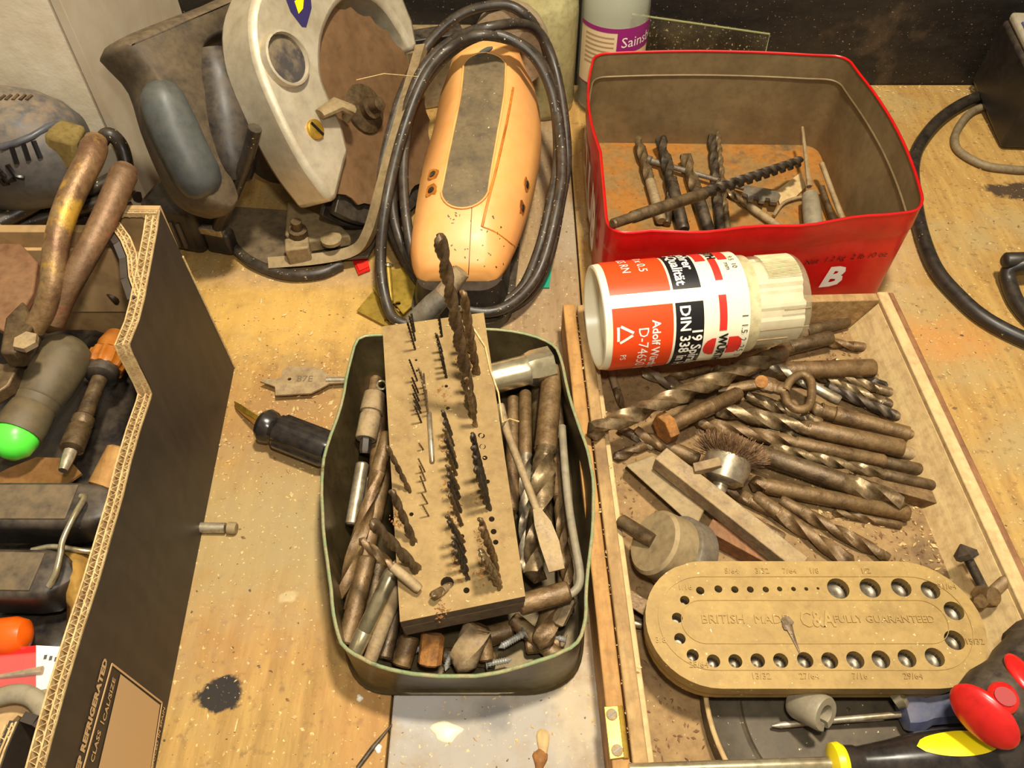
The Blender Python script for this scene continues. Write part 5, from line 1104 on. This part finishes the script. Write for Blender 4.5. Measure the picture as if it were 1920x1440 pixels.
# ================================================================ CONTENTS OF THE BOX
gm_ = G(); nx, ny = 26, 26; R = []
for i in range(nx):
    R.append([])
    for j in range(ny):
        x = -.40+.195*i/(nx-1); y = .115+.225*j/(ny-1); z = .060+.010*mnoise.noise((x*30, y*30, 1))+.005*mnoise.noise((x*90, y*90, 4)); R[-1].append(V((x, y, z)))
gm_.rings(R, False, False); tag(gm_.build('black_plastic_bag', M['film'], None, 60, flip=False), 'crumpled black plastic film under the tools in cardboard box', 'bag')
# tin snips
sn = thing('tin_snips', 'rusty tin snips with curved round handles standing in cardboard box', 'snips', P(60, 640, .07))
def handle(pts, rr): 
    q = spl(pts, 6); return G().tube([P(*p) for p in q], [rr*(.82 if i < 2 else 1)*(1-.25*i/len(q)) for i in range(len(q))], 14)
handle([(180, 263, .172), (168, 300, .17), (142, 350, .165), (118, 410, .158), (104, 470, .15), (98, 530, .14), (84, 580, .13), (62, 618, .122)], .0072).build('upper_handle', mat('flaking_rust', C(150, 118, 76), C(112, 78, 52), 60, .45, .45, .1, DU, .35, c3=C(196, 150, 52), c3lev=.55), sn, 60)
handle([(236, 317, .160), (222, 350, .158), (196, 410, .152), (168, 465, .146), (138, 520, .138), (118, 560, .13), (100, 605, .12)], .0074).build('lower_handle', mat('flaking_red_rust', C(132, 98, 66), C(104, 74, 50), 60, .5, .35, .15, DU, .35, c3=C(160, 88, 60), c3lev=.6), sn, 60)
g = G(); g.extr([P(x, y, .122) for x, y in ((-30, 400), (20, 440), (78, 503), (70, 560), (52, 592), (60, 612), (30, 640), (-30, 610))], (0, 0, .005)); g.build('blade', mat('red_oxide_steel', C(138, 96, 66), C(120, 80, 54), 30, .55, .3, .2, DU, .1), sn, 30, .001)
G().extr([P(x, y, .116) for x, y in ((30, 625), (62, 592), (72, 606), (80, 640), (50, 690), (20, 690))], (0, 0, .012)).build('pivot_joint', M['rustd'], sn, 30, .0015)
c = P(52, 645, .129); G().lathe(c, c+V((0, 0, 1)), [(0, .006), (.003, .006), (.0035, .003)], 6).build('pivot_bolt', M['dusth'], sn, 20)
G().extr([P(x, y, .105) for x, y in ((-30, 690), (20, 700), (55, 690), (30, 740), (-30, 780))], (0, 0, .008)).build('lower_blade', M['rustd'], sn, 30, .001)
# big dusty screwdriver with green cap
sdv = thing('screwdriver', 'dusty dark gripped screwdriver with neon green end cap', 'screwdriver', P(80, 740, .05))
A_, B_ = P(138, 640, .098), P(14, 846, .092); L_ = (B_-A_).length
G().lathe(A_, B_, [(0, .0020), (.001, .008), (.005, .0125), (.012, .0142), (L_*.42, .0135), (L_*.55, .0118), (L_*.56, .0113), (L_*.57, .0118), (L_*.62, .0113), (L_*.63, .0109), (L_*.64, .0114), (L_*.80, .0124), (L_*.86, .0120)], 28).build('handle', M['dgrip'], sdv, 40)
G().lathe(A_, B_, [(L_*.84, .0105), (L_*.88, .0112), (L_*.97, .0100), (L_*1.03, .006), (L_*1.05, .001)], 24).build('end_cap', M['green'], sdv, 50)
rod('steel_spike', P(205, 560, .085), P(248, 528, .088), .006, 'rustd', 'blunt dark shank leaning on the box wall behind amber collar', 'shank', r2=.0045)
# yankee screwdriver with amber knob
ya = thing('ratchet_screwdriver', 'dark shafted ratchet screwdriver with amber ribbed collar', 'screwdriver', P(180, 760, .05))
A_, B_ = P(212, 648, .085), P(122, 872, .088); L_ = (B_-A_).length; tt = (B_-A_).normalized(); x_ = tt.orthogonal().normalized(); y_ = tt.cross(x_)
G().lathe(A_, B_, [(-.008, .006), (.0, .0082), (.006, .0082), (.007, .0092)], 20).build('amber_neck', M['amber'], ya)
R = []
for d, r in ((.006, .0075), (.008, .0098), (.016, .0102), (.019, .0094)): R.append([A_+tt*d+(x_*math.cos(2*math.pi*j/48)+y_*math.sin(2*math.pi*j/48))*(r+(.0005 if j % 4 < 2 else -.0003)) for j in range(48)])
G().rings(R).build('ribbed_collar', M['amber'], ya, 25)
G().lathe(A_, B_, [(.018, .009), (.024, .0085), (.026, .0055)], 20).build('black_ferrule', M['blackp'], ya)
G().lathe(A_, B_, [(.025, .0042), (L_*.62, .0042), (L_*.64, .0056), (L_*.68, .0056), (L_*.7, .0048), (L_*.72, .006), (L_*.88, .006), (L_*.9, .003)], 16).build('shaft', M['rustd'], ya)
G().lathe(A_, B_, [(L_*.86, .0034), (L_*.95, .0032), (L_*1.04, .0022)], 10).build('bit_tip', M['steel'], ya)
g = G(); g.extr([P(x, y, .072) for x, y in ((-20, 900), (20, 880), (70, 860), (130, 862), (155, 890), (120, 915), (70, 922), (-20, 915))], (0, 0, .0015)); tag(g.build('copper_sheet', mat('copper_sheet', C(176, 128, 76), C(150, 104, 58), 30, .45, .5), None, 30), 'curled copper coloured sheet scrap beneath the chrome tip', 'sheet')
g = G(); g.lathe(P(236, 845, .07), P(205, 905, .065), [(0, .008), (.001, .0095), (.022, .0095), (.023, .008)], 18); tag(g.build('wood_peg', M['woodo']), 'round pale wooden peg against the box wall', 'peg')
# two black handles with wire bails
def bail_tool(pts, r, z, wire, lab):
    t = thing('wire_bail_handle', lab, 'handle', P(*pts[1], z-r)); g = G()
    A_, B_ = P(*pts[0], z), P(*pts[1], z); dv = (B_-A_).normalized(); sv = dv.cross(V((0, 0, 1))).normalized(); L = (B_-A_).length; R = []
    for d, k in ((0, 1), (L*.72, 1), (L*.86, .9), (L*.95, .62), (L, .25)):
        sec = rrect(-r, r, -r*.85, r*.85, r*.35, 4); R.append([A_+dv*d+sv*a*k+V((0, 0, b*(.55+.45*k))) for a, b in sec])
    g.rings(R); g.build('handle', M['blackp'], t, 35)
    G().box(A_+dv*L*.38+V((0, 0, r*.85)), L*.7, r*1.5, .0015, Matrix((dv, sv, V((0, 0, 1)))).transposed()).build('ribbed_pad', M['blackd'], t, 30, .0005)
    G().tube([P(*q) for q in spl(wire, 5)], .0014, 8).build('wire_bail', M['chrome'], t, 60)
    return t
bail_tool(((-60, 962), (232, 962)), .0125, .085, [(152, 930, .101), (158, 934, .102), (140, 965, .104), (118, 1012, .103), (113, 1040, .102), (104, 1075, .099), (92, 1098, .095)], 'black handle with long chrome wire bail, nearer the screwdrivers')
bail_tool(((-60, 1088), (146, 1092)), .0125, .080, [(60, 1032, .086), (100, 1025, .087), (150, 1032, .085), (190, 1040, .08), (180, 1075, .078), (150, 1120, .076)], 'black handle with brassy bail wire, nearer the red packet')
g = G(); R = []
for i in range(8): R.append([P(105+85*i/7+(20 if j > 3 else 0)*(1-i/7), 1030+190*j/7, .076+.008*math.sin(i*.6)+.004*math.sin(j)) for j in range(8)])
g.rings(R, False, False); o_ = g.build('mustard_glove', mat('mustard_leather', C(186, 146, 70), C(160, 120, 48), 40, .8, bump=.2), None, 60, flip=False); s_ = o_.modifiers.new('t', 'SOLIDIFY'); s_.thickness = .002; tag(o_, 'folded mustard leather piece beside the box wall', 'leather')
oc = thing('orange_handle', 'glossy orange tool end at the photo\'s left edge', 'handle', P(0, 1190, .06))
G().lathe(P(-60, 1200, .078), P(32, 1192, .078), [(0, .008), (.018, .0085), (.021, .0085), (.025, .007), (.0275, .002)], 20).build('handle', M['orp'], oc)
rp_ = thing('blister_packet', 'red and clear blister packet of small bits in the box', 'packet', P(60, 1270, .06))
G().extr([P(x, y, .078) for x, y in ((-40, 1222), (70, 1212), (70, 1300), (-40, 1300))], (0, 0, .0012)).build('red_card', M['redpl'], rp_, 0)
G().extr([P(x, y, .078) for x, y in ((70, 1212), (128, 1215), (136, 1250), (118, 1340), (105, 1340), (70, 1300))], (0, 0, .0012)).build('white_card', M['whitep'], rp_, 0)
G().extr([P(x, y, .082) for x, y in ((-40, 1236), (118, 1222), (126, 1250), (112, 1310), (-40, 1310))], (0, 0, .003)).build('clear_blister', mat('clear_blister', C(230, 220, 205), None, rough=.08, alpha=.06, spec=.9), rp_, 30, .001)
for x0_, y0_, x1_, y1_ in ((0, 1268, 80, 1256), (40, 1305, 92, 1298)): G().tube([P(x0_, y0_, .0805), P(x1_, y1_, .0805)], [.0008, .0018], 8).build('small_bit', M['dusth'], rp_)
for k in range(4): G().bar(P(86+k*10, 1228+k*2, .0795), P(84+k*10, 1236+k*2, .0795), .0012, .0003).build('printed_mark', M['blk'], rp_, 0)
tag(G().tube(path([(-20, 1312, .085), (30, 1300, .087), (65, 1310, .087), (88, 1340, .086), (102, 1372, .084)], 6), .004, 10, flat=.7).build('bent_strip', M['sleeve'], None, 60), 'tan curved strip arching over the box\'s front corner', 'strip')
tag(G().extr([P(x, y, .076) for x, y in ((-30, 1315), (40, 1310), (80, 1340), (95, 1372), (40, 1345), (-30, 1420))], (0, 0, .003)).build('card_flap', M['cardb'], None, 30), 'tan card flap under the curved strip', 'card')
rod('red_tool', P(-40, 1225, .070), P(22, 1216, .070), .005, 'redpl', 'thin red tool end just under the orange one', 'tool')
# ================================================================ SMALL THINGS ON THE BENCH
# stubby screwdriver
ss = thing('stubby_screwdriver', 'black stubby screwdriver with rusty tip by the olive tin', 'screwdriver', P(550, 810, 0))
A_, B_ = P(490, 795, .014), P(622, 846, .014); L_ = (B_-A_).length; tt = (B_-A_).normalized(); x_ = tt.orthogonal().normalized(); y_ = tt.cross(x_)
R = []
for d, r, f in ((0, .004, 0), (.001, .0095, 0), (.004, .0112, 0), (.008, .0105, 0), (.0105, .0090, .2), (.0125, .0095, .7), (.015, .0118, 1), (L_-.004, .0118, 1), (L_-.001, .0105, .8), (L_, .006, 0)):
    R.append([A_+tt*d+(x_*math.cos(q)+y_*math.sin(q))*(r*(1-f*.10*(math.cos(6*q) > .25))) for q in [2*math.pi*j/48 for j in range(48)]])
G().rings(R).build('handle', M['gloss'], ss, 30)
tp = P(440, 758, .004)
G().rings([[p+V((0, 0, 1))*b+sv*a for a, b in ((w_, -t_), (w_, t_), (-w_, t_), (-w_, -t_))] for p, w_, t_, sv in [(A_+tt*.003, .0034, .0034, V((-.36, .93, 0))), (A_.lerp(tp, .4), .0034, .0034, V((-.36, .93, 0))), (A_.lerp(tp, .7), .0040, .002, V((-.36, .93, 0))), (tp, .0030, .0006, V((-.36, .93, 0)))]]).build('blade', M['brass'], ss, 30, .0006)
# spade bit
sb = thing('spade_bit', 'flat grey spade bit tucked under the olive tin\'s rim', 'drill bit', P(580, 715, 0))
z_ = .006
ol = [(488, 716), (497, 711), (520, 712), (527, 707), (530, 695), (541, 688), (590, 689), (605, 695), (618, 706), (648, 708), (648, 718), (618, 720), (600, 730), (584, 738), (517, 742), (516, 726), (505, 722)]
hol = [(P(x, y, z_).x, P(x, y, z_).y) for x, y in ol]; hc = P(543, 712, z_)
vs, fs = curve_fill([hol, circ(hc.x, hc.y, .0013, 12)], .0007); put(vs, fs, (0, 0, z_), 'blade', 'dusth', sb)
G().tube([P(612, 713, z_), P(700, 712, .006)], .0022, 10).build('shank', M['steel'], sb)
place_text('87E', .0075, lambda x, y: V((P(572, 712, z_).x+x, P(572, 712, z_).y+y, z_+.0009)), mat('stamped_mark', C(112, 94, 68), None), sb)
# yellow zinc brackets under the cable
zb_ = thing('zinc_bracket', 'yellow zinc plated bracket with screw holes under the cable', 'bracket', P(720, 570, 0))
ozl = [(669, 583), (698, 548), (724, 560), (758, 596), (735, 612), (724, 612)]; oz = [(P(x, y, .003).x, P(x, y, .003).y) for x, y in ozl]; q1 = P(725, 602, .003)
vs, fs = curve_fill([oz, circ(q1.x, q1.y, .0018, 10)], .0006); put(vs, fs, (0, 0, .003), 'lower_leaf', 'zinc', zb_)
ozl = [(700, 541), (722, 510), (762, 502), (792, 556), (756, 590), (738, 568), (722, 574)]; oz = [(P(x, y, .008).x, P(x, y, .008).y) for x, y in ozl]; q2 = P(746, 570, .008)
vs, fs = curve_fill([oz, circ(q2.x, q2.y, .0022, 10)], .0007); put(vs, fs, (0, 0, .008), 'upper_leaf', 'zinc', zb_)
pnl = thing('brass_pin', 'rusty headed pin standing on the zinc bracket', 'pin', P(732, 560, .008)); G().tube([P(733, 565, .010), P(727, 500, .020)], [.0022, .0026], 10).build('stem', M['zinc'], pnl); G().lathe(P(727, 500, .020), P(728, 488, .023), [(0, .004), (.002, .004), (.003, .002)], 12).build('head', M['chrome'], pnl)
# red tag, teal scrap, metal pin, nail
rt_ = thing('red_tag', 'small red plastic tag with a hole beside the saw\'s sole', 'tag', P(676, 498, 0))
o_ = [(P(x, y, .002).x, P(x, y, .002).y) for x, y in ((660, 486), (688, 478), (694, 506), (672, 515))]; hq = P(674, 485, .002); vs, fs = curve_fill([o_, circ(hq.x, hq.y, .0018, 10)], .0006); put(vs, fs, (0, 0, .002), 'plate', 'redpl', rt_)
G().extr([P(x, y, .0032) for x, y in ((668, 494), (690, 488), (692, 500), (674, 508))], (0, 0, .0003)).build('embossed_panel', M['redp'], rt_, 0)
tag(G().extr([P(x, y, .001) for x, y in ((975, 540), (1005, 505), (1036, 488), (1030, 540))], (0, 0, .0006)).build('teal_paper', M['teal'], None, 0), 'teal paper scrap under the sander\'s right side', 'paper')
pn_ = thing('metal_dowel', 'short silver pin with dull end beside the cardboard box', 'pin', P(415, 990, 0)); G().lathe(P(360, 989, .0035), P(430, 990, .0035), [(0, .0032), (.02, .0032)], 14).build('silver_body', M['steel'], pn_); G().lathe(P(428, 990, .0035), P(447, 991, .0035), [(0, .0037), (.004, .0037), (.005, .0030)], 14).build('dull_cap', M['mazak'], pn_)
tag(G().tube([P(670, 1440, .002), P(700, 1400, .002), P(735, 1358, .002)], [.0011, .0012, .0004], 8).build('masonry_nail', M['blackm']), 'thin dark nail on the bench at the bottom centre', 'nail')
tag(G().tube([P(440, 1372, .001), P(446, 1348, .001)], .0005, 6).build('straw', M['chip']), 'pale straw splinter below the black stain', 'splinter')
# plaster blob and paint drip on the grey plank
def blob(px, py, rx, ry, h, m, name, lab, cat):
    c = P(px, py, 0); g = G(); R = []
    for t in np.linspace(0, 1, 5): R.append([V((c.x+rx*math.cos(q)*(1+.25*math.sin(3*q+px))*math.cos(t*1.5), c.y+ry*math.sin(q)*(1+.2*math.cos(2*q+py))*math.cos(t*1.5), h*math.sin(t*1.5)+.0001)) for q in np.linspace(0, 2*math.pi, 19)[:-1]])
    return tag(g.rings(R).build(name, M[m], None, 60), lab, cat)
blob(836, 1372, .0078, .0048, .0025, 'cream', 'plaster_blob', 'lump of dried cream filler on the bench before olive tin', 'filler')
blob(1018, 1395, .0030, .0090, .002, 'woodl', 'glue_drip', 'dried tan glue drip near the tray\'s hinge', 'glue'); blob(1012, 1425, .0035, .006, .0025, 'rusto', 'glue_drip', 'shiny amber glue drop at the bottom edge', 'glue')
blob(674, 1309, .0018, .0018, .0018, 'whitep', 'filler_crumb', 'small white crumb left below the olive tin', 'crumb'); blob(709, 1404, .002, .002, .002, 'whitep', 'filler_crumb', 'small white crumb beside the dark nail', 'crumb')
# ================================================================ DISH AND SCREWDRIVERS IN THE TRAY'S FRONT
dc = P(1590, 1330, .010); DR = .074
dish = thing('round_dish', 'round dark grey dish with turned rim under the oval stand', 'dish', (dc.x, dc.y, .007))
G().lathe((dc.x, dc.y, .008), (dc.x, dc.y, 1), [(0, .001), (0, DR-.002), (.001, DR), (.011, DR), (.012, DR-.0008), (.0115, DR-.002), (.004, DR-.003), (.003, DR-.006), (.0025, DR-.018), (.0034, DR-.0195), (.0022, DR-.021), (.002, .001)], 64, False).build('dish_shell', M['dish'], dish, 30)
G().tube([V((dc.x+(DR-.0008)*math.cos(a), dc.y+(DR-.0008)*math.sin(a), .0198)) for a in np.linspace(0, 2*math.pi, 73)[:-1]], .0013, 6, False, True).build('turned_rim', M['woodl'], dish, 60)
# grey split sleeve
sl = thing('split_sleeve', 'grey plastic split sleeve lying in the dark dish', 'sleeve', P(1525, 1330, .012))
A_, B_ = P(1492, 1312, .022), P(1549, 1340, .032); tt = (B_-A_).normalized(); L_ = (B_-A_).length; x_ = V((-.1, -.6, -1)); x_ = (x_-tt*x_.dot(tt)).normalized(); y_ = tt.cross(x_)
aa = [math.radians(14+332*k/40) for k in range(41)]
def arc(d, r): return [A_+tt*d+(x_*math.cos(q)+y_*math.sin(q))*r for q in aa]
def sec2(d, ro_, ri): return arc(d, ro_)+list(reversed(arc(d, ri)))
G().rings([sec2(0, .0078, .0048), sec2(.002, .0086, .0045), sec2(L_-.001, .0086, .0042), sec2(L_, .0080, .0046)]).build('sleeve_wall', M['sleeve'], sl, 40)
# blue screwdriver
bd = thing('blue_screwdriver', 'small screwdriver with translucent blue handle in dark dish', 'screwdriver', P(1620, 1345, .015))
A_, B_ = P(1447, 1361, .014), P(1692, 1339, .020); G().lathe(A_, B_, [(0, .0006), (.004, .0016), (.012, .0016), ((B_-A_).length, .0016)], 10).build('shaft', M['steel'], bd)
C_ = P(1850, 1318, .024); L_ = (C_-B_).length; G().lathe(B_, C_, [(-.001, .004), (.0, .008), (.004, .0088), (.008, .0084), (.012, .0068), (.022, .0072), (L_, .009)], 8).build('handle', M['bluepl'], bd, 25)
G().lathe(P(1676, 1316, .026), P(1690, 1308, .028), [(0, .004), (.004, .005), (.006, .003)], 12).build('chrome_stud', M['chrome'], bd)
# black and yellow screwdriver
yd = thing('black_yellow_screwdriver', 'large black screwdriver with yellow ring and yellow inlay', 'screwdriver', P(1700, 1420, .03))
A_, B_ = P(1180, 1444, .037), P(1562, 1432, .037); G().lathe(A_, B_, [(0, .003), ((B_-A_).length, .003)], 14).build('shaft', M['chrome'], yd)
C_ = P(1990, 1418, .037); L_ = (C_-B_).length
G().lathe(B_, C_, [(-.0015, .004), (0, .0088), (.003, .0092), (.005, .008)], 24).build('yellow_ring', M['yellow'], yd)
gh = G().lathe(B_, C_, [(.003, .0078), (.010, .0076), (.011, .0070), (.013, .0072), (.026, .0092), (.040, .0122), (.055, .0136), (.072, .0138), (.084, .0124), (.092, .0112), (L_, .012)], 32); gh.build('handle', M['gloss'], yd, 40)
l_, n_ = hit(gh, 1798, 1392)
if l_:
    t_ = (C_-B_).normalized(); R = []
    for k in range(15):
        s = -1+2*k/14; wv = math.sqrt(max(0, 1-s*s)); row = []
        for j in range(9):
            q = (-1+2*j/8)*.45*wv; p = l_+t_*s*.0185; axp = B_+t_*(p-B_).dot(t_); rv = (p-axp); 
            rv = Matrix.Rotation(q, 3, t_)@rv; dd = (axp-B_).dot(t_); rr = float(np.interp(dd, [.026, .040, .055, .072, .084, .092], [.0092, .0122, .0136, .0138, .0124, .0112])); row.append(axp+rv.normalized()*(rr+.0005))
        R.append(row)
    G().rings(R, False, False).build('yellow_inlay', M['yellow'], yd, 60, flip=False)
# black and red screwdriver
rd = thing('black_red_screwdriver', 'chunky black screwdriver handle with red soft grip inlays', 'screwdriver', P(1870, 1290, .04))
A_, B_ = P(1846, 1342, .066), P(1950, 1215, .056); L_ = (B_-A_).length
gr_ = G().lathe(A_, B_, [(-.004, .001), (-.003, .007), (0, .0115), (.006, .0148), (.014, .0152), (.022, .0135), (.028, .0125), (.036, .0135), (.05, .0130), (L_, .009)], 28); gr_.build('handle', M['blackp'], rd, 45)
def inlay(px, py, rx, ry, rn, ang, m='redpl', lift=0):
    l_, n_ = hit(gr_, px, py)
    if not l_: return None, None
    xx = V((1, 0, 0)); xx = (xx-n_*xx.dot(n_)).normalized(); xx = Matrix.Rotation(ang, 3, n_)@xx; yy = n_.cross(xx); o_ = l_+n_*lift
    G().rings([[o_+n_*rn*math.sin(f)+(xx*math.cos(q)*rx+yy*math.sin(q)*ry)*math.cos(f) for q in [2*math.pi*j/28 for j in range(28)]] for f in np.linspace(-1.5, 1.5, 13)]).build('red_inlay', M[m], rd, 60)
    return l_, n_
inlay(1846, 1342, .0155, .0112, .0045, -.5, lift=.0005); inlay(1914, 1262, .006, .010, .003, 0)
l_, n_ = inlay(1880, 1309, .0062, .0068, .0050, 0)
if l_: disc(l_+n_*.0046, n_, .0036, .0042, 18).build('hang_hole', mat('dark_red', C(150, 20, 18), None), rd, 0)
G().lathe(P(1898, 1226, .05), P(1960, 1200, .05), [(0, .004), (.004, .010), (.012, .012), (.03, .012)], 20).build('rear_bulge', M['blackp'], rd)
# ================================================================ LOOSE SHAVINGS
def flakes(n, name, m, lab, place, smin, smax, th=.0003):
    g = G()
    for k in range(n):
        p, nv = place()
        a = random.random()*6.28; s = random.uniform(smin, smax)*(1 if random.random() < .85 else 1.8); x = V((math.cos(a), math.sin(a), random.uniform(-.25, .25)))*s; y = V((-math.sin(a), math.cos(a), random.uniform(-.25, .25)))*s*random.uniform(.25, .7)
        p = p+V((0, 0, s*.12+.0002)); g.add([p-x, p+y*.8, p+x, p-y, p+V((0, 0, s*.35))], [(0, 1, 4), (1, 2, 4), (2, 3, 4), (3, 0, 4), (3, 2, 1, 0)])
    return tag(g.build(name, M[m], None, 0, flip=False), lab, 'sawdust', kind='stuff')
def on_bench():
    while True:
        r = random.random()
        if r < .5: px, py = random.gauss(540, 90), random.gauss(720, 120)
        elif r < .75: px, py = random.uniform(330, 1130), random.uniform(470, 1440)
        else: px, py = random.uniform(1600, 1920), random.uniform(160, 1000)
        if not (0 < px < 1920 and 0 < py < 1440): continue
        p = P(px, py, 0)
        if abs(p.x) < .6 and p.y < .71: return p, None
flakes(800, 'sawdust', 'chip', 'pale sawdust and shavings scattered on the bench', on_bench, .0005, .0017)
flakes(36, 'wood_shavings', 'chip', 'larger curled wood shavings beside the stubby screwdriver', lambda: (P(random.gauss(600, 28), random.gauss(770, 60), 0), None), .0014, .0030)
flakes(180, 'bench_grit', 'chipd', 'dark grit scattered on the bench', on_bench, .0004, .0011)
def in_tray():
    u = random.uniform(.02, TW-.02); v = random.uniform(.01, .33); return T(u, v, .0062), None
flakes(2200, 'tray_dust', 'chipd', 'brown dust and grit on the tray floor', in_tray, .0004, .0017)
flakes(900, 'tray_shavings', 'chip', 'pale wood crumbs on the tray floor', lambda: (T(random.uniform(.12, TW-.02), random.uniform(.12, .30), .0062), None), .0004, .0014)
flakes(160, 'tray_edge_dust', 'chip', 'crumbs lodged along the tray\'s left edge', lambda: (T(random.choice([random.uniform(.0085, .0095), random.uniform(.010, .020)]), random.uniform(.01, .33), TZ-.0035), None), .0003, .001)
def on_block():
    u = random.uniform(.02, .98); c = corners; v = random.random(); q = V(c[0]).lerp(V(c[1]), u).lerp(V(c[3]).lerp(V(c[2]), u), v); return onblock((q.x, q.y, 0)), None
flakes(260, 'block_dust', 'chip', 'crumbs of sawdust on the drill block', on_block, .0003, .0008)
def rust_block():
    b = random.choice([c5(700, 100), c5(735, 330), c5(745, 480), c5(760, 700), c5(880, 330), c5(890, 560), c5(890, 760), c4(930, 800), c4(930, 650), c4(825, 1060), c5(450, 460), c5(690, 960)]); p = B(b[0]+random.gauss(0, 6), b[1]+random.gauss(0, 14)); return p, None
flakes(420, 'rust_flakes', 'rusto', 'orange rust flakes at the feet of the block\'s bits', rust_block, .0003, .0010)
flakes(240, 'back_debris', 'chip', 'shavings gathered along the foot of the tarred wall', lambda: (V((random.uniform(.1, .55), .722-abs(random.gauss(0, .008)), 0)), None), .0006, .002)
flakes(150, 'red_tin_dust', 'rusto', 'rust crumbs on the floor of the red tin', lambda: (V((random.uniform(.08, .26), random.uniform(.44, .60), .0024)), None), .0003, .001)
